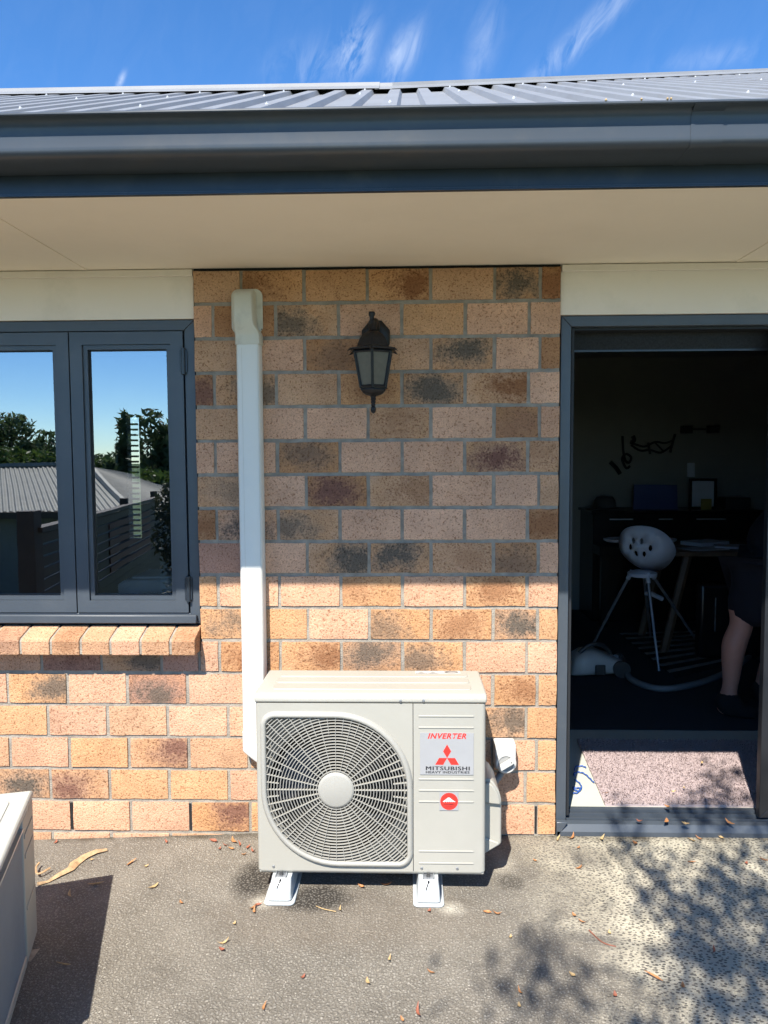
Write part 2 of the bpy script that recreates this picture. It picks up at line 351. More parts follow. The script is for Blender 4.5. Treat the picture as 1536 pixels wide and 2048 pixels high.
def glass_material(name, refl, tint, rough=0.0):
    m = bpy.data.materials.new(name); m.use_nodes = True; t = m.node_tree; t.nodes.clear()
    o = N(t, 'ShaderNodeOutputMaterial'); mx = N(t, 'ShaderNodeMixShader'); g = N(t, 'ShaderNodeBsdfGlossy'); g.inputs['Roughness'].default_value = rough
    g.inputs['Color'].default_value = (.93, .96, 1, 1)
    tr = N(t, 'ShaderNodeBsdfTransparent'); tr.inputs['Color'].default_value = (*tint, 1)
    fr = N(t, 'ShaderNodeFresnel'); fr.inputs['IOR'].default_value = 1.5
    gc = N(t, 'ShaderNodeTexCoord'); gn_ = N(t, 'ShaderNodeTexNoise'); gn_.inputs['Scale'].default_value = 5; gn_.inputs['Detail'].default_value = 1; lk(t, gc.outputs['Object'], gn_.inputs['Vector'])
    gb = N(t, 'ShaderNodeBump'); gb.inputs['Strength'].default_value = .018; gb.inputs['Distance'].default_value = .01; lk(t, gn_.outputs['Fac'], gb.inputs['Height']); lk(t, gb.outputs[0], g.inputs['Normal'])
    mr = N(t, 'ShaderNodeMapRange'); mr.inputs['To Min'].default_value = refl; mr.inputs['To Max'].default_value = 1.0; lk(t, fr.outputs[0], mr.inputs['Value'])
    lk(t, mr.outputs[0], mx.inputs[0]); lk(t, tr.outputs[0], mx.inputs[1]); lk(t, g.outputs[0], mx.inputs[2]); lk(t, mx.outputs[0], o.inputs[0])
    return m
def leaf_material(name, c1, c2, trans=.25):
    m = bpy.data.materials.new(name); m.use_nodes = True; t = m.node_tree; b = t.nodes['Principled BSDF']
    b.inputs['Roughness'].default_value = .6
    co = N(t, 'ShaderNodeTexCoord'); no = N(t, 'ShaderNodeTexNoise'); no.inputs['Scale'].default_value = 1.7; no.inputs['Detail'].default_value = 6; lk(t, co.outputs['Object'], no.inputs['Vector'])
    cr = N(t, 'ShaderNodeMix', data_type='RGBA'); cr.inputs['A'].default_value = (*c1, 1); cr.inputs['B'].default_value = (*c2, 1)
    mr = N(t, 'ShaderNodeMapRange'); mr.inputs['From Min'].default_value = .35; mr.inputs['From Max'].default_value = .65; lk(t, no.outputs['Fac'], mr.inputs['Value']); lk(t, mr.outputs[0], cr.inputs['Factor'])
    lk(t, cr.outputs['Result'], b.inputs['Base Color'])
    tl = N(t, 'ShaderNodeBsdfTranslucent'); lk(t, cr.outputs['Result'], tl.inputs['Color'])
    mx = N(t, 'ShaderNodeMixShader'); mx.inputs[0].default_value = trans; lk(t, b.outputs[0], mx.inputs[1]); lk(t, tl.outputs[0], mx.inputs[2])
    lk(t, mx.outputs[0], t.nodes['Material Output'].inputs[0])
    return m
M = {}
M['brick'] = brick_material()
M['concrete'] = concrete_material()
M['mortar'] = mat('mortar', (0.310, 0.275, 0.225), .95, var=.25, vscale=30, bump=.8, bscale=200, dirt=(.20, .175, .145), dscale=7, damt=.7)
M['black'] = mat('black_gap_shade', (.012, .012, .012), .9)  # black colour standing for the shade inside gaps and holes
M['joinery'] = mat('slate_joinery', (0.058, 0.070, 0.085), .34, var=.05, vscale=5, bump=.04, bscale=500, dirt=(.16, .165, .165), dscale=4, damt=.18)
M['joinery_dark'] = mat('rubber_seal', (.012, .013, .015), .6)
M['joinery_darkened'] = mat('darkened_joinery', (.012, .013, .016), .4)  # darker copy of the joinery colour, for the sliding panel alone
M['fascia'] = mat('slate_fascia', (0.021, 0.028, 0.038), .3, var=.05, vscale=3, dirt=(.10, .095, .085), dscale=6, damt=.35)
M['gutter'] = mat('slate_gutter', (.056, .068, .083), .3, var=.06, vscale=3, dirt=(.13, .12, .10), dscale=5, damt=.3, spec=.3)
M['roof'] = mat('slate_roofing', (.225, .232, .238), .42, var=.07, vscale=3, dirt=(.15, .135, .12), dscale=4, damt=.35, spec=.3)
M['screw'] = mat('zinc_screw', (.60, .61, .63), .5)
M['soffit'] = mat('cream_soffit', (.92, .825, .675), .75, var=.02, vscale=2, dirt=(.70, .62, .50), dscale=1.5, damt=.25)
M['lintel'] = mat('cream_lintel', (.82, .735, .645), .7, var=.03, vscale=3, dirt=(.45, .42, .35), dscale=3.0, damt=.4)
M['duct'] = mat('ivory_pvc', (0.727, 0.713, 0.653), .42, var=.02, vscale=6, dirt=(.62, .60, .54), dscale=5, damt=.25)
M['duct_cap'] = mat('aged_ivory_pvc', (.60, .575, .48), .45, var=.04, vscale=9, dirt=(.30, .27, .22), dscale=12, damt=.45)
M['case'] = mat('beige_enamel', (.372, .356, .306), .42, var=.015, vscale=4, dirt=(.62, .59, .52), dscale=3, damt=.15)
M['case_shaded'] = mat('beige_enamel_shaded', (.20, .19, .165), .6)  # casing beige with the shade behind the guard bars put into its colour
M['grille'] = mat('beige_plastic', (0.350, 0.337, 0.296), .5, var=.01)
M['fan'] = mat('shade_dark_fan_plastic', (.030, .030, .036), .3, var=.1)  # near-black: shade of the fan opening is put into the colour
M['coil'] = mat('shade_dark_coil', (.010, .010, .012), .6, bump=.5, bscale=300)  # blackened as well, so the inside of the casing looks shaded
M['sticker'] = mat('silver_sticker', (0.336, 0.336, 0.336), .32, var=.03, vscale=20)
M['sticker_white'] = mat('white_sticker', (0.546, 0.532, 0.504), .4)
M['red'] = mat('red_print', (.72, .035, .025), .4, var=.02)
M['ink'] = mat('black_print', (.025, .025, .028), .45)
M['greyink'] = mat('grey_print', (.30, .30, .29), .5)
M['white_print'] = mat('white_print', (0.680, 0.672, 0.656), .4)
M['white_plastic'] = mat('white_plastic', (.47, .495, .495), .35, var=.015, dirt=(.60, .57, .5), dscale=7, damt=.2)
M['switch'] = mat('white_switch', (0.568, 0.559, 0.525), .4, var=.02)
M['grey_plastic'] = mat('grey_plastic', (.30, .30, .29), .5, var=.04)
M['conduit'] = mat('grey_conduit', (.17, .17, .165), .55)
M['steel'] = mat('galvanised_steel', (.55, .57, .60), .35, metal=.8, var=.1, vscale=40)
M['bolt'] = mat('dark_bolt', (.09, .09, .09), .5, metal=.5)
M['lantern'] = mat('black_lantern', (.010, .011, .013), .42, var=.2, vscale=30, bump=.25, bscale=160, dirt=(.04, .037, .03), dscale=30, damt=.45, spec=.35)
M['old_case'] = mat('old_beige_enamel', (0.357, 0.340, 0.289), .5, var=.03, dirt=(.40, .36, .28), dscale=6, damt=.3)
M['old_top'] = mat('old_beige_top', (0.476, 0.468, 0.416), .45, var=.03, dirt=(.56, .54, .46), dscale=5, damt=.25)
M['rust'] = mat('rusty_bracket', (.42, .36, .28), .7, metal=.2, var=.3, vscale=30, dirt=(.16, .07, .03), dscale=20, damt=.9)
M['fin'] = mat('aluminium_fin', (.34, .33, .325), .45, metal=.2)
M['tile'] = mat('pale_floor_tile', (0.493, 0.497, 0.425), .45, var=.06, vscale=6, dirt=(.42, .42, .36), dscale=5, damt=.3)
M['carpet'] = mat('dark_carpet', (.030, .034, .042), .95, bump=.5, bscale=400)
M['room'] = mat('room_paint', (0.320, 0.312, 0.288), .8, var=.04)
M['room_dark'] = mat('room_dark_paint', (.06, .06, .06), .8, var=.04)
M['mat_base'] = mat('taupe_backing', (.40, .32, .31), .95)
M['mat_pile'] = mat('taupe_pile', (.335, .265, .258), .95, var=.14, vscale=220)
M['timber'] = mat('table_timber', (.14, .085, .05), .5, var=.2, vscale=10)
M['piano'] = mat('black_lacquer', (.012, .011, .012), .25)
M['chair'] = mat('pale_grey_plastic', (0.713, 0.728, 0.806), .4, var=.02)
M['chair_leg'] = mat('chair_leg_metal', (.42, .42, .43), .35, metal=.5)
M['vacuum'] = mat('grey_vacuum_plastic', (.60, .59, .57), .4, var=.05)
M['vacuum_dark'] = mat('dark_vacuum_plastic', (.05, .05, .05), .4)
M['hose'] = mat('grey_hose', (.22, .23, .24), .5)
M['blue_cord'] = mat('blue_cord', (.03, .09, .32), .5)
M['skin'] = mat('skin', (.60, .29, .205), .5, var=.07, vscale=14)
M['navy'] = mat('navy_cloth', (.007, .008, .014), .9, var=.2, vscale=20)
M['sock'] = mat('black_sock', (.010, .010, .011), .95)
M['hair'] = mat('dark_hair', (.03, .02, .015), .7)
M['blueprint'] = mat('blue_folder', (.06, .08, .22), .5)
M['paper'] = mat('paper', (.62, .63, .66), .7)
M['yellow'] = mat('yellow_card', (.45, .34, .08), .6)
M['blind'] = mat('woven_blind', (.022, .022, .022), .9, var=.45, vscale=160)
M['glass'] = glass_material('window_glass', .31, (.55, .58, .60))
M['lamp_glass'] = mat('frosted_lamp_glass', (.12, .105, .082), .3, var=.12, vscale=60)
M['dry1'] = mat('dry_leaf_orange', (0.396, 0.180, 0.068), .65, var=.35, vscale=60)
M['dry2'] = mat('dry_leaf_tan', (0.468, 0.324, 0.153), .65, var=.3, vscale=60)
M['dry3'] = mat('dry_leaf_red', (.30, .10, .055), .65, var=.35, vscale=60)
M['bark'] = mat('peeled_bark', (.46, .30, .16), .8, var=.4, vscale=45, bump=.5, bscale=120)
M['trunk'] = mat('tree_bark', (.13, .10, .075), .9, var=.3, vscale=6, bump=.6, bscale=40)
M['gum'] = leaf_material('gum_leaf', (.05, .085, .035), (.09, .12, .05))
M['dark_leaf'] = leaf_material('dark_leaf', (.055, .092, .036), (.11, .155, .06), .4)
M['mid_leaf'] = leaf_material('mid_leaf', (.06, .11, .022), (.11, .17, .035), .35)
M['ivy_leaf'] = leaf_material('ivy_leaf', (.025, .04, .018), (.07, .075, .035), .2)
M['grass'] = mat('grass', (.065, .095, .03), .95, var=.4, vscale=2)
M['fence'] = mat('dark_stained_timber', (.045, .033, .027), .7, var=.25, vscale=12, bump=.3, bscale=60)
M['fence_red'] = mat('red_brown_timber', (.10, .028, .02), .7, var=.25, vscale=12)
M['old_roof'] = mat('weathered_roofing', (.20, .20, .165), .6, var=.2, vscale=3, dirt=(.19, .19, .16), dscale=5, damt=.5)
M['far_wall'] = mat('far_wall', (.16, .155, .15), .8)

# ------------------------------------------------------------------ ground
def ground_z(x): return -0.006 if x > .25 else max(-0.006-(0.25-x)*0.038, -.06)
g = MB(); xs = [-5, -1.4, -1, -.6, -.2, .1, .25, .5, 1, 2, 4, 7]; ys = [-4.6, -3, -1.5, -.7, 0.0, .012]
for a in range(len(xs)-1):
    for b in range(len(ys)-1):
        g.quad(*[(x, y, ground_z(x)) for x, y in ((xs[a], ys[b]), (xs[a+1], ys[b]), (xs[a+1], ys[b+1]), (xs[a], ys[b+1]))])
pat = g.build('patio', M['concrete']); tag(pat, kind='structure')
bm = bmesh.new(); bm.from_mesh(pat.data); bmesh.ops.remove_doubles(bm, verts=bm.verts, dist=1e-4)
for f in bm.faces:
    if f.normal.z < 0: f.normal_flip()
bm.to_mesh(pat.data); bm.free()
g = MB(); ys = [-400, -120, -60, -30, -16, -9, -4.6, 8, 60, 400]; zs = [-9, -7, -5, -4.2, -3.2, -1.6, -.16, -.3, -.4, -.5]; xs = [-400, -60, -15, -5, 5, 15, 60, 400]
for a in range(len(xs)-1):
    for b in range(len(ys)-1):
        g.quad((xs[a], ys[b], zs[b]), (xs[a+1], ys[b], zs[b]), (xs[a+1], ys[b+1], zs[b+1]), (xs[a], ys[b+1], zs[b+1]))
tag(g.build('ground', M['grass']), kind='structure')

# ------------------------------------------------------------------ the house
HC, BH, JT = 0.12987, 0.1187, 0.0112
SOFF = 17*HC
house = thing('house', (0.7, 0, 0), 'single-storey brick house with slate-grey roof, gutter, window and open sliding door', 'house')
wall = bpy.data.objects.new('brick_wall', None); COL.objects.link(wall); wall.parent = house; wall.location = (0, 0, 0)
W0 = origin_of(wall)

TINT = {'P': (.63, .365, .232), 'O': (.595, .330, .170), 'T': (.545, .322, .19), 'B': (.43, .225, .115), 'R': (.46, .25, .175)}
BLOT = {'g': (.125, .098, .074), 'm': (.180, .085, .062), 'b': (.26, .115, .052), 'd': (.085, .07, .06)}
_bm = {}
def brick_mesh(wd, h, dep, var):
    k = (round(wd, 3), round(h, 3), round(dep, 3), var)
    if k in _bm: return _bm[k]
    rnd = random.Random(hash(k) & 0xffff); nx, nz = 5, 2; m = MB(); idx = {}
    vs = []; fs = []
    for i in range(nx+1):
        for j in range(nz+1):
            e = (i in (0, nx)) or (j in (0, nz))
            x = -wd/2+wd*i/nx; z = -h/2+h*j/nz
            ed = .0024
            if i == 0: x += rnd.uniform(-.0002, ed)
            if i == nx: x -= rnd.uniform(-.0002, ed)
            if j == 0: z += rnd.uniform(-.0002, ed*1.2)
            if j == nz: z -= rnd.uniform(-.0002, ed*1.2)
            y = .0022 if e else rnd.uniform(-.0008, .0004)
            idx[i, j] = len(vs); vs.append((x, y, z))
    for i in range(nx):
        for j in range(nz): fs.append((idx[i, j], idx[i+1, j], idx[i+1, j+1], idx[i, j+1]))
    per = [(i, 0) for i in range(nx)]+[(nx, j) for j in range(nz)]+[(i, nz) for i in range(nx, 0, -1)]+[(0, j) for j in range(nz, 0, -1)]
    b0 = len(vs)
    for i, j in per: vs.append((-wd/2+wd*i/nx, dep, -h/2+h*j/nz))
    for q in range(len(per)):
        r = (q+1) % len(per); fs.append((idx[per[r]], idx[per[q]], b0+q, b0+r))
    m.add(vs, fs); me = m.mesh('brick', smooth=50); me.materials.append(M['brick']); _bm[k] = me
    return me
def put_brick(x0, x1, z0, z1, code, parent=wall, y=0.0, dep=.06):
    wd, h = x1-x0, z1-z0
    o = bpy.data.objects.new('brick', brick_mesh(wd, h, dep, random.randrange(4))); COL.objects.link(o); o.parent = parent
    o.location = Vector(((x0+x1)/2+random.uniform(-.0008, .0008), y+random.uniform(-.0015, .0015), (z0+z1)/2)) - origin_of(parent)
    o.rotation_euler = (random.uniform(-.004, .004), random.uniform(-.003, .003), random.uniform(-.004, .004))
    base = TINT[code[0]]; j = random.uniform(.93, 1.06); hue = random.uniform(-.02, .02)
    o['tint'] = [base[0]*j, base[1]*j*(1+hue), base[2]*j*(1+2*hue)]
    if len(code) > 1:
        px = {'l': -.32, 'c': 0.0, 'r': .32}[code[2]]*wd; o['blot'] = list(BLOT[code[1]])
        o['bpos'] = [px+random.uniform(-.012, .012), random.uniform(-.018, .018), float(code[3:] or 9)/10]
    else:
        o['blot'] = list(BLOT['b']); o['bpos'] = [random.choice((-.4, .4))*wd, random.uniform(-.04, .04), random.uniform(0, .22)]
    return o
A_J = [0, .184, .424, .664, .904, 1.144, 1.316, 1.392]
B_J = [0, .074, .314, .554, .794, 1.034, 1.274, 1.392]
ROWS = [
 'T B Obl8 Oc B Obr Bbc T Tgc10 Bbc', 'P B Tgl P O P P', 'T P Bdc4 T Tgc10 P B', 'Bmc T Tgr P Obc6 Tgc10 Tbr10 P',
 'T P P Tbc5 P Bmc4 P', 'P P Bdc6 P P Tmc10 Tbc5', 'Tgr5 P Bmc10 Tbr6 P P T', 'Bbc Pdc9 Tgl8 P P P Bbc', 'R P Tgr10 Tgc10 Tbc5 Bdc5 P',
 'O P P Obl5 P Obc8 P', 'Ogr8 O P Ogl7 Obc7 Tgc10 O', 'P Obc8 Obr9 Tgc9 Ogl8 P P', 'P P O O P Obr8 O', 'P P O O P Tgr9 O', 'P O P O P P O', 'O P O T P P O', 'P Obr8 P P O P O']
ROWS[0] = 'T Obl8 O Obr10 T Tgc10 Bbc'
ROWS[1] = 'P Bbc5 Tgl9 P O P P'
ROWS[3] = 'Bmc Tgr8 T Obc6 Tgc10 Tbr10 P'
for r in range(17):
    codes = ROWS[r].split(); J = A_J if r % 2 == 0 else B_J
    z1 = SOFF-r*HC-JT; z0 = z1-BH
    if r >= 12:
        J = [.184, .424, .664, .904, 1.144, 1.316, 1.392] if r % 2 == 0 else [.102, .342, .582, .822, 1.034, 1.274, 1.392]
        codes = codes[1:]
    n_b = len(J)-1
    for i in range(n_b):
        x0 = J[i]+(JT/2 if i or r >= 12 else 0); x1 = J[i+1]-(JT/2 if i < n_b-1 else 0)
        put_brick(x0, x1, z0, z1, codes[i])
# lower wall under the window: rows 12 to 17 and the course half sunk at the paving
LOW = {11: ('Pbc3 Rmc7 Tgr9 R', .083), 12: ('P Ogr9 P Rgc9 P', .184), 13: ('Omr9 O P T P', .102), 14: ('T P O Tmr9 T', .184), 15: ('Obr6 Tgc10 Tml9 O O', .102), 16: ('P P P P Omr9', .184)}
for r, (cs, off) in LOW.items():
    z1 = SOFF-r*HC-JT; z0 = z1-BH; cs = cs.split()
    if r == 11: z1 = min(z1, .728)
    start = off-.24 if off > 0 else off
    xr = 0.0-JT
    edges = []; x = off-.24 if r == 11 else off
    while x > -2.3: edges.append(x); x -= .24
    if r == 11: edges = [xr+JT/2+.0]+edges
    n = len(edges)-1
    for i in range(n):
        xb, xa = edges[i], edges[i+1]
        code = cs[-1-i] if i < len(cs) else random.choice(['P', 'O', 'T', 'Obr7', 'Tgc9', 'P', 'Rml7'])
        if xb-xa > .03: put_brick(xa+JT/2, xb-JT/2, z0, z1, code)
for i in range(-9, 6):
    xa = .102+i*.24
    if xa+.24 < 1.39: put_brick(xa+JT/2, xa+.24-JT/2, -HC-.0, -JT, random.choice('PPRT'))
# mortar
mo = MB(); MY = .0065
mo.box(.004, 1.389, MY, .075, -.2, SOFF-JT); mo.box(-2.3, .004, MY, .075, -.2, .73)
mo.build('mortar', M['mortar'], wall)
# weep holes in the bottom course: black boxes standing for their inner shade
for x in (.184-.72, .184-.24, 1.316):
    box('weep_hole_shade', M['black'], wall, x-.0042, x+.0036, MY-.004, MY+.01, .004, BH-.006)
box('gap_shade_strip', M['black'], wall, .002, 1.39, .012, .07, SOFF-JT+.0005, SOFF-.0008)  # black strip stands for the shade in the open gap above the bricks
# return faces of the pier in the reveals
box('pier_return', M['mortar'], wall, 1.372, 1.3865, .055, .16, -.05, SOFF-.02)

# brick sill under the window (bricks laid on a slope)
sill = bpy.data.objects.new('window_sill', None); COL.objects.link(sill); sill.parent = house; sill.location = (0, 0, 0)
sp_ = [(-.072, .731), (-.068, .794), (.03, .828), (.03, .731)]
sx = [-2.27]; 
joints = [-.682, -.564, -.447, -.331, -.214, -.098, .002]
while joints[0] > -2.2: joints.insert(0, joints[0]-.117)
scodes = {6: 'Tmc5', 5: 'T', 4: 'Tbr6', 3: 'Tbl3', 2: 'P', 1: 'Tbr3', 0: 'Tbr6'}
for i in range(len(joints)-1):
    xa, xb = joints[i]+.005, joints[i+1]-.005
    k = len(joints)-2-i; m = MB(); cx = (xa+xb)/2
    # rounded nose profile
    prof = [(-.071, .732), (-.072, .785), (-.0685, .793), (-.060, .798), (.03, .829), (.03, .732)]
    if xb > -.02: pass
    m.prism([(p[0], p[1]-.78) for p in prof], 'x', -(xb-xa)/2, (xb-xa)/2)
    me = m.mesh('brick'); me.materials.append(M['brick'])
    o = bpy.data.objects.new('brick', me); COL.objects.link(o); o.parent = sill; o.location = Vector((cx, random.uniform(-.001, .001), .78))-origin_of(sill)
    bv = o.modifiers.new('bevel', 'BEVEL'); bv.width = .003; bv.segments = 2
    code = scodes.get(k, random.choice(['P', 'O', 'Tgc8']))
    o['tint'] = list(TINT[code[0]]); o['blot'] = list(BLOT[code[1] if len(code) > 1 else 'b']); o['bpos'] = [.02, .0, float(code[3:] or 9)/10 if len(code) > 1 else .1]
ms = MB(); ms.prism([(-.066, .735), (-.0665, .784), (-.058, .793), (.03, .823), (.03, .735)], 'x', -2.27, -.003); ms.build('mortar_bed', M['mortar'], sill)

# cream panels above the openings, soffit with joints
for (xa, xb) in ((-2.3, -.003), (1.394, 4.2)):
    p = box('lintel_panel', M['lintel'], house, xa, xb, .018, .075, 2.021, SOFF-.0015)
    box('batten', M['lintel'], p, xa+(.0 if xa < 0 else .002), xb, .006, .0175, SOFF-.028, SOFF-.0025, bevel=.002)
so = box('soffit', M['soffit'], house, -3.0, 4.6, -.826, .08, SOFF, SOFF+.008)
for x in (-.42, 2.05): box('joint_strip', M['soffit'], so, x-.013, x+.013, -.82, 0.0, SOFF-.0028, SOFF-.0004)
# fascia and gutter
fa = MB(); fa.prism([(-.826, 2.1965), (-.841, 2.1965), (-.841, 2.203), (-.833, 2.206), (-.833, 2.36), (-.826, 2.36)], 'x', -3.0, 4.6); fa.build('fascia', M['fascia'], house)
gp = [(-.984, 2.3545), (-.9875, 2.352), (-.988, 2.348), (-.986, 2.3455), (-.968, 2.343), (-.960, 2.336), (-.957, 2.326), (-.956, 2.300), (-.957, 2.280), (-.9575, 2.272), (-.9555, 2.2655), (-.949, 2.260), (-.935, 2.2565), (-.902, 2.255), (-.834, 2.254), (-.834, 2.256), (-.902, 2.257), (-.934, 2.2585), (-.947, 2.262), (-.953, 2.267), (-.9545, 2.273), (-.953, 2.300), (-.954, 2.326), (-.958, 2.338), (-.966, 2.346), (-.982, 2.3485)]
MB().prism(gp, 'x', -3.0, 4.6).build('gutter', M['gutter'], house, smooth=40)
MB().prism([(p[0]-.0016 if p[0] < -.9 else p[0], p[1]-(.0014 if p[1] < 2.27 else 0)) for p in gp[3:15]]+[(-.834, 2.262), (-.93, 2.262), (-.945, 2.28), (-.945, 2.33)], 'x', 1.52, 1.60).build('gutter_joint', M['gutter'], house, smooth=40)
# debris bits on the gutter lip
for px in (1212, 1283, 1282.0+60, 1335):
    q = on_y(px, 203, -.987); MB().lathe([(.001, -.003), (.0035, 0), (.001, .004)], 6, (q.x, -.987, 2.356)).build('debris', M['dry2'], house)

# roof sheets
PIT = math.tan(math.radians(26.27)); EY, EZ = -.93, 2.348
def ridge_y(x): return .78+max(0, min(.25, (.75-x)*.12)) if x < .75 else .78+(x-.75)*.80
roof = bpy.data.objects.new('roof', None); COL.objects.link(roof); roof.parent = house; roof.location = (0, 0, 0)
PER, RH = .128, .020
rm = MB(); xs = []
x = -3.3
while x < 5.0:
    xs += [(x, 0), (x+.064, 0), (x+.073, RH), (x+.118, RH), (x+.127, 0)]; x += PER
vs = []; fs = []
for (x, h) in xs:
    ry = ridge_y(x)+.03
    vs += [(x, EY-.005, EZ-.002+h), (x, ry, EZ+(ry-EY)*PIT+h)]
for i in range(len(xs)-1): fs.append((2*i, 2*i+2, 2*i+3, 2*i+1))
rm.add(vs, fs); rm.build('roofing_sheet', M['roof'], roof)
# back slope
bk = MB()
for (xa, xb) in ((-3.3, -1.3), (-1.3, .75), (.75, 4.95)):
    ya, yb = ridge_y(xa), ridge_y(xb); za, zb = EZ+(ya-EY)*PIT, EZ+(yb-EY)*PIT
    bk.quad((xa, ya+.02, za+.02), (xb, yb+.02, zb+.02), (xb, yb+1.6, zb-.8), (xa, ya+1.6, za-.8))
bk.build('rear_slope', M['roof'], roof)
rc = bpy.data.objects.new('ridge_cap', None)
def cap(name, x0, x1, dz):
    m = MB(); rings = []
    for x in (x0, x1):
        ry = ridge_y(x); rz = EZ+(ry-EY)*PIT+RH+.006+dz
        pr = [(-.095, -.048), (-.098, -.052), (-.092, -.046), (-.05, -.020), (-.022, -.004), (-.012, .016), (.012, .016), (.03, -.004), (.10, -.05), (.03, -.008), (.0, .010), (-.02, -.010)]
        rings.append([(x, ry+a, rz+b) for a, b in pr])
    m.loft(rings); return m.build(name, M['roof'], roof)
cap('ridge_cap', -3.3, -1.3, .002); cap('ridge_cap', -1.301, .69, .004); cap('ridge_cap', .67, .76, .0); cap('ridge_cap', .75, 4.95, .001)
scr = MB(); scr.lathe([(.006, 0), (.006, .002), (.0035, .003), (.0035, .006), (.001, .007)], 8); smesh = scr.mesh('screw'); smesh.materials.append(M['screw'])
k = 0; x = -3.3
while x < 4.8:
    for fr_ in (.22, .62, .9):
        if (k*7+int(fr_*10)) % 3 == 0: 
            ry = ridge_y(x+.095); y = EY+(ry-EY)*fr_+random.uniform(-.02, .02)
            o = bpy.data.objects.new('screw', smesh); COL.objects.link(o); o.parent = roof
            o.location = Vector((x+.0955+random.uniform(-.008, .008), y, EZ+(y-EY)*PIT+RH))-origin_of(roof); o.rotation_euler = (math.radians(26.3), 0, 0)
    k += 1; x += PER

# ------------------------------------------------------------------ window
WY = .025
win = bpy.data.objects.new('window', None); COL.objects.link(win); win.parent = house; win.location = (0, 0, 0)
JN = M['joinery']
WL, WR, WT, WB = -1.45, -.004, 2.019, .836
def frame_pieces(parent, x0, x1, z0, z1, wd, y0, y1, name, bev=.0025, m=None):
    m = m or JN
    MB().prism([(x0, z1), (x1, z1), (x1-wd, z1-wd), (x0+wd, z1-wd)], 'y', y0, y1).build(name, m, parent, bevel=bev)
    MB().prism([(x0, z0), (x1, z0), (x1-wd, z0+wd), (x0+wd, z0+wd)], 'y', y0, y1).build(name, m, parent, bevel=bev)
    MB().prism([(x0, z0), (x0, z1), (x0+wd, z1-wd), (x0+wd, z0+wd)], 'y', y0, y1).build(name, m, parent, bevel=bev)
    MB().prism([(x1, z0), (x1, z1), (x1-wd, z1-wd), (x1-wd, z0+wd)], 'y', y0, y1).build(name, m, parent, bevel=bev)
frame_pieces(win, WL, WR, WB, WT, .041, WY, WY+.07, 'frame')
box('drip_edge', JN, win, WL, WR-.012, WY-.022, WY-.001, WB+.004, WB+.036, bevel=.003)
box('shadow_gap', M['joinery_dark'], win, WL+.03, WR-.03, WY+.03, WY+.06, WB+.03, WT-.03)  if False else None
sash_x = [-.0475, -.4945, -.947, -1.40]
for i in range(3):
    x1, x0 = sash_x[i]-.0025, sash_x[i+1]+.0025; z0, z1 = WB+.044, WT-.044; y = WY-.004
    frame_pieces(win, x0, x1, z0, z1, .048, y, y+.045, 'sash', None)
    frame_pieces(win, x0+.049, x1-.049, z0+.049, z1-.049, .017, y+.009, y+.04, 'glazing_bead', None)
    frame_pieces(win, x0+.0665, x1-.0665, z0+.0665, z1-.0665, .004, y+.022, y+.04, 'seal', None, M['joinery_dark'])
    MB().quad((x0+.06, y+.028, z0+.06), (x1-.06, y+.028, z0+.06), (x1-.06, y+.028, z1-.06), (x0+.06, y+.028, z1-.06)).build('pane', M['glass'], win)
m = MB(); m.box(WL+.04, WR-.04, WY+.05, WY+.068, WB+.04, WB+.05); m.box(WL+.04, WR-.04, WY+.05, WY+.068, WT-.05, WT-.04); m.build('rebate', M['joinery_dark'], win)
for zc in (1.86, .975):
    h = MB().lathe([(.0085, -.045), (.0085, .045)], 10, (-.0475, WY-.008, zc)); h.box(-.062, -.034, WY-.008, WY-.001, zc-.042, zc+.042)
    hg = h.build('hinge', M['fascia'], win, smooth=40)
    MB().lathe([(.0045, -.052), (.0095, -.050), (.0095, -.044), (.0045, -.043), (.0045, .043), (.0095, .044), (.0095, .05), (.0045, .052)], 10, (-.0475, WY-.008, zc)).build('pin', M['fascia'], hg, smooth=40)
# jamb reveal between window and pier
# ------------------------------------------------------------------ sliding door
door = bpy.data.objects.new('sliding_door', None); COL.objects.link(door); door.parent = house; door.location = (0, 0, 0)
DY = .03; DL, DR, DT = 1.399, 3.55, 2.019
MB().prism([(DL, DT), (DR, DT), (DR-.04, DT-.04), (DL+.04, DT-.04)], 'y', DY, DY+.10).build('frame', JN, door, bevel=.0025)
MB().prism([(DL, -.004), (DL, DT), (DL+.04, DT-.04), (DL+.04, .045)], 'y', DY, DY+.11).build('frame', JN, door, bevel=.0025)
MB().prism([(DR, -.004), (DR, DT), (DR-.04, DT-.04), (DR-.04, .045)], 'y', DY, DY+.10).build('frame', JN, door, bevel=.0025)
MB().prism([(DL+.046, .055), (DL+.046, 1.975), (DL+.056, 1.975), (DL+.056, .055)], 'y', DY+.022, DY+.09).build('jamb_channel', M['joinery_dark'], door)
MB().prism([(DY-.028, -.012), (DY-.028, .012), (DY-.012, .036), (DY+.012, .040), (DY+.012, .030), (DY+.022, .030), (DY+.022, .044), (DY+.026, .044), (DY+.026, .032), (DY+.052, .032), (DY+.052, .050), (DY+.056, .050), (DY+.056, .036), (DY+.075, .036), (DY+.075, .056), (DY+.10, .056), (DY+.10, -.012)], 'x', DL+.0, DR).build('track', JN, door)
MB().prism([(DL-.002, -.012), (DL-.002, .050), (DL+.041, .050), (DL+.041, .046), (DL+.005, -.010)], 'y', DY-.028, DY-.002).build('corner_block', JN, door, bevel=.003)
box('head_channel', M['joinery_dark'], door, DL+.04, DR-.04, DY+.03, DY+.10, DT-.05, DT-.041)
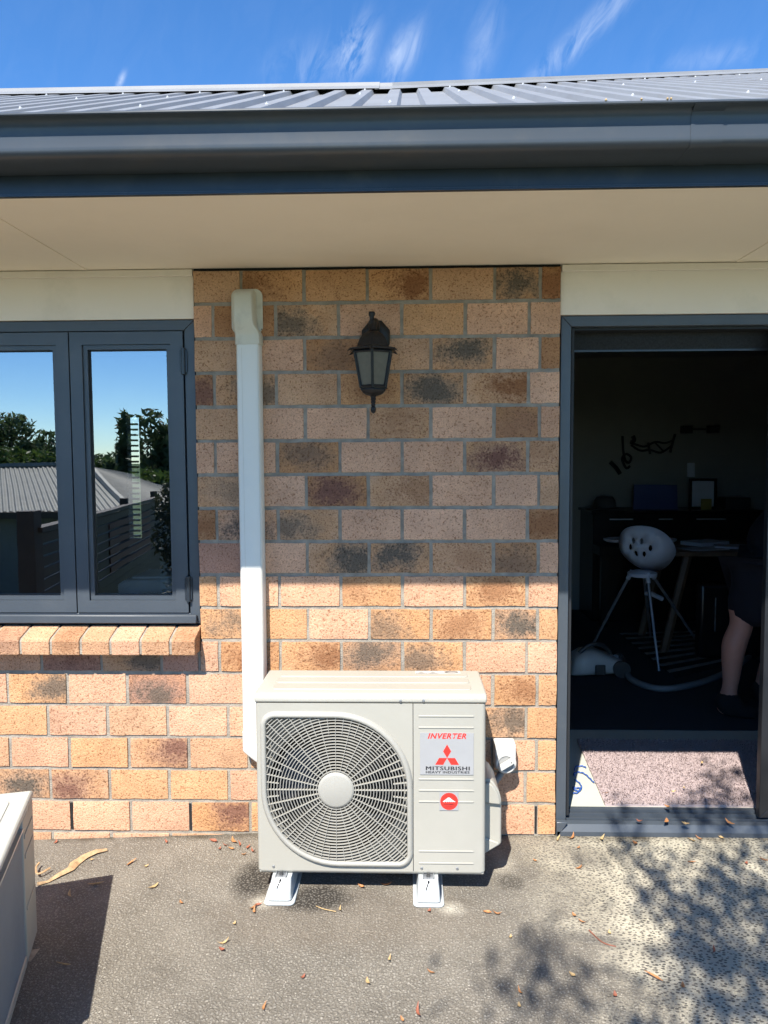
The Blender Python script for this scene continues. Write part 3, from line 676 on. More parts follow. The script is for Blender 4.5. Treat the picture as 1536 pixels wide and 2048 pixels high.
# the sliding panel parked to the right, and the fixed panel behind it
def panel(x0, x1, y, name, m=None):
    z0, z1 = .052, DT-.052
    p = bpy.data.objects.new(name, None); COL.objects.link(p); p.parent = door; p.location = (0, 0, 0)
    frame_pieces(p, x0, x1, z0, z1, .062, y, y+.034, 'stile', .0025, m)
    MB().quad((x0+.055, y+.017, z0+.055), (x1-.055, y+.017, z0+.055), (x1-.055, y+.017, z1-.055), (x0+.055, y+.017, z1-.055)).build('pane', M['glass'], p)
    return p
panel(2.204, 3.51, DY+.018, 'door_panel', M['joinery_darkened'])
panel(2.30, 3.505, DY+.058, 'fixed_panel')
# interior reveal of the doorway
bl = box('roller_blind', M['blind'], door, DL+.045, DR-.06, .135, .15, 1.905, 1.975); box('bottom_rail', M['fascia'], bl, DL+.045, DR-.06, .131, .154, 1.897, 1.9045)
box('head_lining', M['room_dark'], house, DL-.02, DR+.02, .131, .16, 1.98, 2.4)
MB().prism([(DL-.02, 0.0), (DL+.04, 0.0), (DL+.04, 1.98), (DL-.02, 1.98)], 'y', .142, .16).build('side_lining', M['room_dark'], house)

# ------------------------------------------------------------------ rooms behind
FZ = .052
rooms = []
def structure(name, mb, m):
    o = mb.build(name, m); tag(o, kind='structure'); return o
structure('floor', MB().box(1.2, 5.6, .135, 1.035, FZ-.05, FZ), M['tile'])
structure('carpet_floor', MB().box(1.2, 5.6, 1.036, 4.6, FZ-.05, FZ+.004), M['carpet'])
structure('interior_wall', MB().box(1.2, 5.6, 4.25, 4.4, 0, 2.4), M['room'])
structure('side_wall', MB().box(1.2, 1.32, .165, 4.249, 0, 2.4), M['room'])
structure('far_side_wall', MB().box(5.6, 5.7, .1, 4.4, 0, 2.4), M['room'])
structure('interior_ceiling', MB().box(-2.4, 5.7, .16, 4.4, 2.401, 2.45), M['room'])
structure('front_wall', MB().box(3.555, 5.7, .08, .164, -.1, 2.4), M['room'])
# kitchen side room behind the window
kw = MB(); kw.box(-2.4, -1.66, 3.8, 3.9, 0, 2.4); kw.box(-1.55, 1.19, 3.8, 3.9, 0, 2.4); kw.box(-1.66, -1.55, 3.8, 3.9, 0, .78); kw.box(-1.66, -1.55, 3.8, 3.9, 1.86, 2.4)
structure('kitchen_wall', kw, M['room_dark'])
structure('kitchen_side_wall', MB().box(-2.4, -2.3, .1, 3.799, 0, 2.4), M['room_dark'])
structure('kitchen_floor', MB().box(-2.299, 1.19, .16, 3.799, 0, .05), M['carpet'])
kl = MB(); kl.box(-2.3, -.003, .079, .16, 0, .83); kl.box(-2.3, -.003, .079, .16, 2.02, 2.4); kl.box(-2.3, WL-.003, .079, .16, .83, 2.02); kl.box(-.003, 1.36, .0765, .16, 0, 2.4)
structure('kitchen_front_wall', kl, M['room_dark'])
vb = thing('venetian_blind', (-1.605, 3.79, .78), 'narrow white slatted blind on the far kitchen window, seen through the glass', 'blind')
for i in range(22):
    z = .80+i*.047
    box('slat', M['white_plastic'], vb, -1.655, -1.555, 3.772, 3.795, z, z+.017)
dk = thing('desk', (-.5, .55, .05), 'dark desk inside the kitchen window under the printer', 'desk')
box('desk_top', M['timber'], dk, -1.0, -.03, .165, .85, .74, .77)
for x in (-.98, -.14):
    for y in (.27, .79): box('leg', M['timber'], dk, x, x+.04, y, y+.04, .05, .739)
pr = thing('printer', (-.4, .5, .77), 'pale grey printer just inside the window, at the lower right corner', 'printer')
MB().prism([(-.39, .772), (-.07, .772), (-.07, .965), (-.09, .985), (-.36, .985), (-.39, .965)], 'y', .17, .45).build('body', M['paper'], pr, bevel=.008)
box('paper_tray', M['vacuum_dark'], pr, -.30, -.09, .145, .169, .84, .935, bevel=.006)
box('lid', M['paper'], pr, -.34, -.12, .20, .42, .986, .996, bevel=.004)

# ------------------------------------------------------------------ heat pump (outdoor unit)
hp = thing('outdoor_unit', (.686, -.28, .078), 'new beige heat pump outdoor unit with round fan grille beside the door', 'heat pump')
UX0, UX1, UY0, UY1, UZ0, UZ1 = .298, 1.074, -.425, -.138, .080, .663
CX, CZ = .569, .364
GX0, GX1, GZ0, GZ1 = .316, .827, .097, .631
def outline(ins, n=14):
    x0, x1, z0, z1 = GX0+ins, GX1-ins, GZ0+ins, GZ1-ins
    rs = {'br': max(.048-ins, .004), 'tr': max(.262-ins, .01), 'tl': max(.048-ins, .004), 'bl': max(.262-ins, .01)}
    pts = []
    for key, cx, cz, a0 in (('br', x1, z0, -90), ('tr', x1, z1, 0), ('tl', x0, z1, 90), ('bl', x0, z0, 180)):
        r = rs[key]; ox = cx-r if cx == x1 else cx+r; oz = cz-r if cz == z1 else cz+r
        for i in range(n+1):
            a = math.radians(a0+90*i/n); pts.append((ox+r*math.cos(a), oz+r*math.sin(a)))
    return pts
def rrect(x0, x1, z0, z1, r, n=5):
    pts = []
    for cx, cz, a0 in ((x1-r, z0+r, -90), (x1-r, z1-r, 0), (x0+r, z1-r, 90), (x0+r, z0+r, 180)):
        for i in range(n+1):
            a = math.radians(a0+90*i/n); pts.append((cx+r*math.cos(a), cz+r*math.sin(a)))
    return pts
SEAM = .830
# fan-side front panel (with opening), service-side panel, side skins, back
fp = fill_mesh([[(UX0+.012, UZ0), (SEAM-.0012, UZ0), (SEAM-.0012, UZ1), (UX0+.012, UZ1)], outline(.006)], 'front_panel', M['case'], hp, lambda u, v: (u, UY0, v))
m = MB()
rings = []
for (x, y) in [(UX0+.012, UY0), (UX0+.006, UY0+.0016), (UX0+.0018, UY0+.006), (UX0, UY0+.012), (UX0, UY1)]: rings.append([(x, y, UZ0), (x, y, UZ1)])
m.loft(rings, False, False, False); m.build('left_panel', M['case'], hp, smooth=60)
m = MB(); rings = []
for (x, y) in [(SEAM+.0012, UY0+.012), (SEAM+.0012, UY0), (UX1-.014, UY0), (UX1-.006, UY0+.002), (UX1-.002, UY0+.007), (UX1, UY0+.014), (UX1, UY1)]: rings.append([(x, y, UZ0), (x, y, UZ1)])
m.loft(rings, False, False, False); m.build('service_panel', M['case'], hp, smooth=60)
box('seam', M['ink'], hp, SEAM-.002, SEAM+.002, UY0+.004, UY0+.02, UZ0, UZ1)
m = MB(); m.box(UX0+.004, UX1-.004, UY0+.004, UY1, UZ0-.012, UZ0-.001); m.build('base_pan', M['case'], hp, bevel=.004)
MB().box(UX0+.002, UX1-.002, UY1, UY1+.004, UZ0, UZ1-.002).build('rear_coil', M['coil'], hp)
# lower return lip of the front
m = MB(); rings = []
for (dz, dy) in ((0, 0), (-.005, .001), (-.009, .005), (-.010, .012)): rings.append([(UX0+.012, UY0+dy, UZ0+dz), (UX1-.014, UY0+dy, UZ0+dz)])
m.loft(rings, False, False, False); m.build('bottom_lip', M['case'], hp, smooth=60)
# top cover with pressed ribs
tcv = MB().prism([(UY0-.004, UZ1+.0015), (UY0-.004, UZ1+.018), (UY0+.004, UZ1+.029), (UY0+.016, UZ1+.033), (UY1, UZ1+.033), (UY1+.003, UZ1+.0015)], 'x', UX0-.003, UX1+.003).build('top_cover', M['case'], hp, bevel=.007, seg=3)
for (ya, yb) in ((-.385, -.325), (-.305, -.250), (-.230, -.165)):
    MB().prism(rrect(UX0+.05, UX1-.045, ya, yb, .012), 'z', UZ1+.0315, UZ1+.0362).build('pressed_rib', M['case'], tcv, bevel=.002)
lb = MB().quad((.84, -.195, UZ1+.0368), (1.005, -.195, UZ1+.0368), (1.005, -.158, UZ1+.0368), (.84, -.158, UZ1+.0368)).build('warning_label', M['sticker_white'], tcv)
for i, x in enumerate((.862, .905)):
    mk = MB(); zt = UZ1+.0373
    for (xa, xb, ya, yb) in ((x-.019, x+.019, -.194, -.1925), (x-.019, x+.019, -.1605, -.159), (x-.019, x-.0175, -.1925, -.1605), (x+.0175, x+.019, -.1925, -.1605)): mk.quad((xa, ya, zt), (xb, ya, zt), (xb, yb, zt), (xa, yb, zt))
    mk.add([(x-.013, -.188, zt), (x+.013, -.188, zt), (x, -.168, zt)], [(0, 1, 2)])
    o = mk.build('pictogram', M['greyink'], tcv)
mk = MB(); pts = [(.972+.026*math.cos(a), -.175+.012*math.sin(a)) for a in [2*math.pi*i/24 for i in range(24)]]; pin = [(.974+.018*math.cos(a), -.176+.006*math.sin(a)) for a in [2*math.pi*i/24 for i in range(24)]]
mk.add([(p[0], p[1], UZ1+.0373) for p in pts]+[(p[0], p[1], UZ1+.0373) for p in pin], [(i, (i+1) % 24, 24+(i+1) % 24, 24+i) for i in range(24)]); mk.build('pictogram', M['ink'], tcv)
# grille: raised rim, guard bars, hub disc
gr = MB(); rings = []
for ins, y in ((-.003, UY0+.0005), (.0, UY0-.006), (.004, UY0-.0105), (.010, UY0-.012), (.015, UY0-.0105), (.0175, UY0-.006), (.018, UY0+.016)):
    rings.append([(p[0], y, p[1]) for p in outline(ins)])
gr.loft(rings, False, False); grim = gr.build('fan_grille', M['grille'], hp, smooth=50)
inner = outline(.0172)
def inside(x, z, poly=inner):
    c = False; n = len(poly)
    for i in range(n):
        (xa, za), (xb, zb) = poly[i], poly[i-1]
        if (za > z) != (zb > z) and x < (xb-xa)*(z-za)/(zb-za)+xa: c = not c
    return c
bars = MB(); y0, y1 = UY0-.0055, UY0+.0015
r = .0665; k = 0
while r < .40:
    n = 120 if r < .15 else 180
    ok = [inside(CX+r*math.cos(2*math.pi*i/n), CZ+r*math.sin(2*math.pi*i/n)) for i in range(n)]
    for i in range(n):
        j = (i+1) % n
        if ok[i] and ok[j]:
            vs = []
            for q in (i, j):
                a = 2*math.pi*q/n
                for rr in (r-.00105, r+.00105):
                    for y in (y0, y1): vs.append((CX+rr*math.cos(a), y, CZ+rr*math.sin(a)))
            bars.add(vs, [(0, 2, 6, 4), (0, 4, 5, 1), (2, 3, 7, 6)])
    r += .0103; k += 1
ring_o = bars.build('guard_ring_wires', M['grille'], grim, recalc=False); ring_o['kind'] = 'stuff'
spk = MB()
for i in range(56):
    a = 2*math.pi*i/56; r0 = .060 if i % 2 == 0 else .195
    if i % 2: 
        pass
    r1 = r0
    while inside(CX+r1*math.cos(a), CZ+r1*math.sin(a)) and r1 < .42: r1 += .002
    t = Vector((-math.sin(a), 0, math.cos(a)))*.0007; d = Vector((math.cos(a), 0, math.sin(a)))
    c0 = Vector((CX, 0, CZ))+d*r0; c1 = Vector((CX, 0, CZ))+d*(r1+.002)
    vs = []
    for c in (c0, c1):
        for s in (-1, 1):
            for y in (y0-.0008, y1+.003): vs.append((c.x+t.x*s, y, c.z+t.z*s))
    spk.add(vs, [(0, 2, 6, 4), (0, 4, 5, 1), (2, 3, 7, 6)])
sp_o = spk.build('guard_spokes', M['grille'], grim, recalc=False); sp_o['kind'] = 'stuff'
MB().lathe([(.0005, -.012), (.052, -.0115), (.058, -.0095), (.0618, -.005), (.0618, .006)], 48, (CX, UY0, CZ), 'y').build('hub_disc', M['grille'], grim, smooth=40)
# orifice plate behind the bars, shroud and fan
circ = [(CX+.232*math.cos(2*math.pi*i/64), CZ+.232*math.sin(2*math.pi*i/64)) for i in range(64)]
fill_mesh([[(GX0-.004, GZ0-.004), (GX1+.001, GZ0-.004), (GX1+.001, GZ1+.004), (GX0-.004, GZ1+.004)], circ], 'orifice_plate', M['case_shaded'], hp, lambda u, v: (u, UY0+.022, v))
m = MB(); m.loft([[(p[0], UY0+.022, p[1]) for p in circ], [(p[0], UY0+.11, p[1]) for p in circ]], False, False); m.build('shroud', M['coil'], hp, smooth=40)
MB().box(GX0, GX1, UY0+.115, UY0+.12, GZ0, GZ1).build('heat_exchanger', M['coil'], hp)
fan = bpy.data.objects.new('fan', None); COL.objects.link(fan); fan.parent = hp; fan.location = Vector((CX, UY0+.06, CZ))-origin_of(hp)
MB().lathe([(.001, -.03), (.055, -.028), (.062, -.02), (.062, .03)], 24, (CX, UY0+.065, CZ), 'y').build('hub', M['fan'], fan, smooth=40)
for b_ in range(3):
    m = MB(); rings = []
    for i in range(9):
        r = .055+.168*i/8; sw = .55*(i/8)**1.3; ring = []
        for j in range(9):
            a = b_*2*math.pi/3+sw+(j/8-.5)*(1.35-.25*i/8)+.5
            y = UY0+.068+(.5-j/8)*.060
            ring.append((CX+r*math.cos(a), y, CZ+r*math.sin(a)))
        rings.append(ring)
    m.loft(rings, False, False, False); o = m.build('blade', M['fan'], fan, smooth=80); sd_ = o.modifiers.new('solid', 'SOLIDIFY'); sd_.thickness = .003
# embossed lines on the service panel
for z in (.620, .581, .403, .364, .325, .152, .110):
    MB().prism(rrect(.848, 1.034, z-.0026, z+.0026, .0024, 3), 'y', UY0-.0022, UY0+.001).build('embossed_line', M['case'], hp, bevel=.001)
# screws
def screw(x, y, z, r=.005):
    o = MB().lathe([(.0002, -.0025), (r*.8, -.0022), (r, -.0005), (r, .002)], 12, (x, y, z), 'y').build('screw', M['steel'], hp, smooth=40)
    MB().box(x-r*.7, x+r*.7, y-.0029, y-.0024, z-.0007, z+.0007).build('slot', M['ink'], o)
for x, z in ((.788, .673), (.865, .674), (.352, .0925), (.858, .092), (.979, .0925)): screw(x, UY0-(.0046 if z > .6 else .0005), z)
# badge sticker with printed lettering and three diamonds
SY = UY0-.0024
st = MB().box(.853, 1.033, SY, UY0-.0004, .4195, .5635).build('badge', M['sticker'], hp)
text_mesh('lettering', 'INVERTER', M['red'], st, .879, 1.008, .5435, .5625, SY-.0006, shear=.28, bold=.03, space=1.12)
dm = MB(); ax, az = .944, .4775; u = .0228
def rhomb(name, pts): MB().add([(p[0], SY-.0006, p[1]) for p in pts], [(0, 1, 2, 3)]).build(name, M['red'], st)
e = .0395
rhomb('diamond', [(ax, az), (ax+.0133, az+.0232), (ax, az+.0464), (ax-.0133, az+.0232)])
rhomb('diamond', [(ax, az), (ax-.0266, az), (ax-.0398, az-.0232), (ax-.0133, az-.0232)])
rhomb('diamond', [(ax, az), (ax+.0266, az), (ax+.0398, az-.0232), (ax+.0133, az-.0232)])
text_mesh('lettering', 'MITSUBISHI', M['ink'], st, .8725, 1.0185, .4355, .4485, SY-.0006, bold=.0, space=1.12, fat=.0016)
text_mesh('lettering', 'HEAVY INDUSTRIES', M['ink'], st, .8725, 1.0185, .4245, .4325, SY-.0006, bold=.0, space=1.12, fat=.0008)
rs = MB().box(.9185, .9815, SY, UY0-.0004, .296, .359).build('round_badge', M['sticker'], hp)
MB().add([(.951+.0298*math.cos(2*math.pi*i/40), SY-.0005, .3275+.0298*math.sin(2*math.pi*i/40)) for i in range(40)], [tuple(range(40))]).build('red_disc', M['red'], rs)
mt = [(.9285, .3265), (.9345, .331), (.941, .336), (.9465, .3408), (.9525, .3412), (.957, .3375), (.964, .332), (.9725, .3265), (.969, .3255), (.9665, .328), (.963, .325), (.9595, .3285), (.9565, .3245), (.953, .329), (.95, .3245), (.9465, .3285), (.9425, .3245), (.939, .328), (.935, .3245), (.932, .3262)]
MB().add([(p[0], SY-.001, p[1]) for p in mt], [tuple(range(len(mt)))]).build('white_mountain', M['white_print'], rs)
text_mesh('lettering', 'ENGINEERED', M['ink'], rs, .934, .968, .3145, .3192, SY-.001, bold=.02)
text_mesh('lettering', 'IN JAPAN', M['ink'], rs, .9405, .9625, .3065, .3112, SY-.001, bold=.02)
# valve cover on the right side
vp = [(UX1+.001, .362), (1.094, .366), (1.112, .352), (1.131, .320), (1.139, .290), (1.140, .132), (1.134, .124), (UX1+.001, .088)]
vc = MB().prism(vp, 'y', -.328, -.150).build('valve_cover', M['case'], hp, bevel=.006)
MB().prism([(UX1+.004, .350), (1.092, .357), (1.108, .346), (1.126, .317), (1.134, .288), (1.135, .276), (UX1+.004, .282)], 'y', -.342, -.3285).build('cover_shoulder', M['case'], vc, bevel=.005)
MB().prism([(UX1+.004, .156), (1.131, .138), (1.131, .130), (UX1+.004, .097)], 'y', -.338, -.3285).build('cover_foot', M['case'], vc, bevel=.004)
# mounting blocks
for bi, (xc, lbl) in enumerate(((.380, 'white plastic mounting block under the fan-side end of the outdoor unit'), (.8805, 'white plastic mounting block under the service-panel end of the outdoor unit'))):
    bk_ = thing('mounting_block', (xc, -.28, ground_z(xc)), lbl, 'mounting block', 'mounting blocks under the outdoor unit')
    z0 = ground_z(xc); sk = .0 if bi else .012
    MB().prism(rrect(xc-.052, xc+.052, -.496, -.075, .018), 'z', z0, z0+.008).build('flange', M['white_plastic'], bk_, bevel=.003)
    m = MB(); rings = []
    for z, dx, ya in ((.006, .040, -.484), (.030, .0375, -.480), (.045, .036, -.474), (.066, .033, -.452)):
        rings.append([(x+sk*z*3, y, z) for x, y in rrect(xc-dx, xc+dx, ya, -.09, .012, 4)])
    m.loft(rings, False, True); bd = m.build('body', M['white_plastic'], bk_, smooth=30)
    rl = MB(); rl.box(xc-.019, xc+.019, -.449, -.10, .0662, .0682); rl.box(xc-.019, xc-.0165, -.449, -.10, .0662, .074); rl.box(xc+.0165, xc+.019, -.449, -.10, .0662, .074); rl.build('metal_rail', M['steel'], bk_)
    MB().lathe([(.007, 0), (.007, .005), (.004, .0055), (.004, .010)], 6, (xc, -.434, .0684)).build('bolt', M['bolt'], bk_)
    box('slot', M['ink'], bk_, xc-.0035, xc+.0035, -.4605, -.452, .0575, .0645)
    ct = MB().tube([(xc-.001, -.4605, .060), (xc-.006, -.470, .050), (xc-.009, -.476, .043)], .0022, 6); ct.build('cable_tie', M['ink'], bk_)

# ------------------------------------------------------------------ pipe duct on the wall
pd = thing('pipe_duct', (.217, 0, .3), 'ivory plastic pipe cover running up the brick wall from behind the outdoor unit', 'pipe cover')
def dprof(x0, x1, y): return [(x0, -.001), (x0, y+.012), (x0+.005, y+.003), (x0+.012, y), (x1-.012, y), (x1-.005, y+.003), (x1, y+.012), (x1, -.001)]
MB().prism(dprof(.1715, .2615, -.054), 'z', .40, 1.93).build('straight_cover', M['duct'], pd, smooth=30)
MB().box(.1935, .1945, -.0546, -.0535, .41, 1.90).build('cover_groove', M['duct_cap'], pd)
MB().box(.2535, .2545, -.0546, -.053, .41, 1.90).build('cover_groove', M['duct_cap'], pd)
# top cap
cpx = MB().prism([(p[0], p[1]) for p in rrect(.147, .2665, 1.958, 2.126, .028, 6)], 'y', -.0045, -.0005).build('cap_flange', M['duct_cap'], pd, bevel=.0015)
m = MB(); rings = []
for z, y, x0, x1 in ((2.119, -.006, .170, .232), (2.117, -.030, .169, .238), (2.111, -.055, .168, .241), (2.100, -.074, .167, .243), (2.085, -.084, .167, .244), (2.0, -.084, .167, .2455), (1.980, -.079, .167, .248), (1.958, -.064, .168, .2625), (1.945, -.0595, .1685, .2655), (1.912, -.0595, .1685, .2655)):
    rings.append([(a, b, z) for a, b in dprof(x0, x1, y)])
m.loft(rings, True, True); m.build('wall_cap', M['duct_cap'], pd, smooth=35)
for x, z in ((.204, 2.118), (.2615, 1.975)): MB().lathe([(.0002, -.0065), (.0022, -.006), (.0025, -.004)], 8, (x, -.0005, z), 'y').build('screw', M['bolt'], pd)
# lower bend going behind the unit
m = MB(); rings = []
path = [((.1695, .425), (.2635, .425)), ((.1695, .352), (.2635, .385)), ((.1735, .343), (.2655, .380)), ((.226, .300), (.290, .355)), ((.330, .222), (.385, .285))]
for (a, b) in path:
    a, b = Vector((a[0], 0, a[1])), Vector((b[0], 0, b[1])); ring = []
    for t, y in ((0, -.001), (0, -.046), (.05, -.054), (.12, -.058), (.88, -.058), (.95, -.054), (1, -.046), (1, -.001)):
        q = a.lerp(b, t); ring.append((q.x, y, q.z))
    rings.append(ring)
m.loft(rings, True, True); m.build('lower_bend', M['duct'], pd, smooth=35)

# ------------------------------------------------------------------ isolator switch and its conduit
sw = thing('isolator_switch', (1.187, 0, .27), 'white rotary isolator switch on the brick wall right of the outdoor unit', 'switch')
m = MB(); rings = []
for y, i in ((-.001, 0), (-.055, .001), (-.062, .003), (-.066, .008)):
    rings.append([(a, y, b) for a, b in rrect(1.146+i, 1.229-i, .286+i, .389-i, .010, 4)])
m.loft(rings); m.build('housing', M['switch'], sw, smooth=35)
MB().lathe([(.040, -.052), (.040, -.074), (.036, -.078), (.030, -.078), (.029, -.073), (.001, -.073)], 32, (1.187, 0, .317), 'y').build('dial_ring', M['switch'], sw, smooth=35)
MB().lathe([(.0288, -.0735), (.0288, -.0745), (.001, -.0745)], 32, (1.187, 0, .317), 'y').build('dial_face', M['grey_plastic'], sw)
kb = MB(); ca, sa = math.cos(math.radians(32)), math.sin(math.radians(32))
def rot2(u, v): return (1.187+u*ca-v*sa, .317+u*sa+v*ca)
kb.prism([rot2(*p) for p in rrect(-.031, .031, -.010, .010, .006, 4)], 'y', -.096, -.0748); kb.build('knob', M['switch'], sw, bevel=.003)
dot_p = rot2(.022, .0); MB().lathe([(.0025, -.0965), (.0002, -.0965)], 8, (dot_p[0], 0, dot_p[1]), 'y').build('mark', M['ink'], sw)
cb = thing('flexible_conduit', (1.12, -.1, .3), 'dark grey flexible conduit looping from the switch into the outdoor unit', 'conduit')
pts = []
for i in range(21):
    t = i/20; a = math.pi*t
    pts.append(Vector((1.185-.105*t, -.035-.12*t, .286-.062*math.sin(a)*(1.0)+.055*t)))
cmb = MB(); rr = [.0125+.0012*(i % 2) for i in range(21)]; cmb.tube(pts, rr, 12); cmb.build('hose', M['conduit'], cb, smooth=60)
MB().lathe([(.016, -.012), (.016, .002), (.013, .006)], 12, (1.185, -.035, .2795)).build('gland', M['conduit'], cb, smooth=40)

# ------------------------------------------------------------------ wall lantern
lt = thing('wall_lantern', (.690, -.12, 1.648), 'black six-sided coach lantern fixed to the brick wall', 'wall lamp')
LX, LY = .6895, -.118
BK = M['lantern']
pl = MB(); rings = []
for y, s in ((-.001, 1.0), (-.010, 1.0), (-.018, .86), (-.022, .6)):
    rings.append([(.6955+.058*s*math.cos(a)*(1.0), y, 1.940+.068*s*math.sin(a)) for a in [2*math.pi*(i+.5)/8 for i in range(8)]])
pl.loft(rings); pl.build('back_plate', BK, lt, bevel=.003)
am = MB(); am.tube([(.6955, -.015, 1.93), (.695, -.04, 1.965), (.693, -.075, 1.985), (LX, -.105, 1.975), (LX, LY, 1.945)], [.017, .018, .017, .0165, .015], 10); am.build('arm', BK, lt, smooth=50)
MB().lathe([(.012, 1.968), (.013, 1.980), (.0085, 1.987), (.008, 1.997), (.0115, 2.004), (.0125, 2.011), (.010, 2.0165), (.001, 2.018)], 14, (LX-.004, LY+.01, 0)).build('top_finial', BK, lt, smooth=40)
rf_ = MB().lathe([(.090, 1.8735), (.095, 1.879), (.078, 1.8835), (.066, 1.886), (.062, 1.897), (.055, 1.914), (.042, 1.932), (.022, 1.944), (.014, 1.948), (.012, 1.953), (.001, 1.954)], 6, (LX, LY, 0), ph=math.pi/6).build('roof', BK, lt, bevel=.002)
brim = MB()
for i in range(6):
    a = 2*math.pi*i/6+math.pi/6; c, s = math.cos(a), math.sin(a)
    MB().add([(LX+c*.086-s*.012, LY+s*.086+c*.012, 1.8745), (LX+c*.086+s*.012, LY+s*.086-c*.012, 1.8745), (LX+c*.106, LY+s*.106, 1.866), (LX+c*.092, LY+s*.092, 1.8815)], [(0, 1, 2), (0, 2, 3), (1, 3, 2), (0, 3, 1)]).build('eave_tip', BK, rf_)
HT, HB, RT, RB = 1.8725, 1.738, .0755, .0500
for i in range(6):
    a0 = 2*math.pi*i/6+math.pi/6; a1 = a0+math.pi/3
    def pt(a, r, z): return Vector((LX+r*math.cos(a), LY+r*math.sin(a), z))
    MB().quad(pt(a0, RB-.002, HB), pt(a1, RB-.002, HB), pt(a1, RT-.002, HT), pt(a0, RT-.002, HT)).build('glass_pane', M['lamp_glass'], lt)
    MB().tube([pt(a0, RB, HB), pt(a0, RT, HT)], .0058, 6).build('corner_bar', BK, lt)
    MB().tube([pt(a0, RB, HB+.006), pt(a1, RB, HB+.006)], .0062, 6).build('bottom_rail', BK, lt)
    MB().tube([pt(a0, RT-.002, HT-.005), pt(a1, RT-.002, HT-.005)], .0055, 6).build('top_rail', BK, lt)
MB().lathe([(.050, 1.738), (.0515, 1.731), (.046, 1.727), (.043, 1.722), (.032, 1.716), (.014, 1.7115), (.0115, 1.709)], 6, (LX, LY, 0), ph=math.pi/6).build('base_bowl', BK, lt, bevel=.0015)
MB().lathe([(.0118, 1.712), (.0085, 1.704), (.0105, 1.699), (.0078, 1.694), (.0095, 1.688), (.0068, 1.683), (.0085, 1.677), (.006, 1.674), (.0095, 1.668), (.0102, 1.660), (.0075, 1.652), (.002, 1.6475), (.0002, 1.647)], 14, (LX, LY, 0)).build('drop_finial', BK, lt, smooth=40)

# ------------------------------------------------------------------ old unit standing at the left edge
ou = thing('old_outdoor_unit', (-.35, -.98, ground_z(-.35)), 'older beige outdoor unit with finned coil, cut off by the left edge', 'heat pump')
C0 = Vector((-.370, -.632, 0)); AX = Vector((.287, -.958, 0)).normalized(); BX = Vector((-.958, -.287, 0)).normalized()
def ow(a, b, z): q = C0+AX*a+BX*b; return (q.x, q.y, z)
OZ0, OZ1 = -.018, .447
def obox(name, m, a0, a1, b0, b1, z0, z1, bev=None, parent=ou):
    return MB().add([ow(a, b, z) for a in (a0, a1) for b in (b0, b1) for z in (z0, z1)], [(0, 1, 3, 2), (4, 6, 7, 5), (0, 4, 5, 1), (2, 3, 7, 6), (0, 2, 6, 4), (1, 5, 7, 3)]).build(name, m, parent, bevel=bev)
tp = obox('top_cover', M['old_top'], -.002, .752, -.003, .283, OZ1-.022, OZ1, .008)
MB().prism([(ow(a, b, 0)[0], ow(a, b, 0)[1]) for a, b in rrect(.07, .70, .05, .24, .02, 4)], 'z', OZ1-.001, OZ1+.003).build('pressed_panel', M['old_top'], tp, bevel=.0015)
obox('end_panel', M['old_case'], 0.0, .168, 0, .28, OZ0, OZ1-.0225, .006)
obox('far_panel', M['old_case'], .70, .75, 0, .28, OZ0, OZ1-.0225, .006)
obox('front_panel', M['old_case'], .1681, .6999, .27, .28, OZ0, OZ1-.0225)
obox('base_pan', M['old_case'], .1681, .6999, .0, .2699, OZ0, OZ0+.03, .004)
obox('coil', M['fin'], .1681, .6999, .012, .05, OZ0+.031, OZ1-.023)
obox('top_rail', M['steel'], .1681, .6999, -.002, .0115, OZ1-.052, OZ1-.046)
for i in range(86):
    a = .172+i*.0061
    if a < .698:
        f_ = obox('fin', M['fin'], a, a+.0022, .0035, .0119, OZ0+.031, OZ1-.053)
for z in (.36, .30, .14): obox('pressed_line', M['old_case'], .02, .15, -.0025, .0005, z, z+.012, .0012)
br = MB(); br.add([ow(a, b, z) for a in (.075, .135) for b in (-.045, .02) for z in (OZ0-.016, OZ0-.010)], [(0, 1, 3, 2), (4, 6, 7, 5), (0, 4, 5, 1), (2, 3, 7, 6), (0, 2, 6, 4), (1, 5, 7, 3)]).build('foot', M['rust'], ou, bevel=.002)

# ------------------------------------------------------------------ door mat, cord
mt_ = thing('door_mat', (2.15, .5, FZ), 'shaggy taupe mat lying inside the sliding door in the sun', 'mat')
MC = [(1.622, .142), (2.78, .142), (2.80, .868), (1.668, .868)]
MB().prism(MC, 'z', FZ, FZ+.010).build('backing', M['mat_base'], mt_)
pile = MB(); rnd = random.Random(3)
for i in range(36000):
    v = rnd.random(); u_ = rnd.random(); x = (1.622+.046*v)+u_*(2.78-1.622); y = .140+v*.735
    a = rnd.uniform(0, 6.28); l = rnd.uniform(.006, .011); tx, ty = math.cos(a), math.sin(a); wq = .0017
    p = Vector((x, y, FZ+.008)); tip = p+Vector((tx*l*.75, ty*l*.75, l*.8)); sx_ = Vector((-ty*wq, tx*wq, 0))
    b = len(pile.v); pile.v += [tuple(p-sx_), tuple(p+sx_), tuple(tip+sx_*.8), tuple(tip-sx_*.8)]; pile.f.append((b, b+1, b+2, b+3))
po = pile.build('pile', M['mat_pile'], mt_, recalc=False); po['kind'] = 'stuff'
cd_ = thing('extension_lead', (1.56, .45, FZ), 'thin blue cord looped on the pale tiles beside the mat', 'cord')
def path_floor(pxs, z=FZ+.004): return [on_z(x, y, z) for x, y in pxs]
def smooth_path(p, n=6):
    out = []
    for i in range(len(p)-1):
        p0, p1, p2, p3 = p[max(i-1, 0)], p[i], p[i+1], p[min(i+2, len(p)-1)]
        for k in range(n):
            t = k/n; out.append(.5*((2*p1)+(-p0+p2)*t+(2*p0-5*p1+4*p2-p3)*t*t+(-p0+3*p1-3*p2+p3)*t**3))
    return out+[p[-1]]
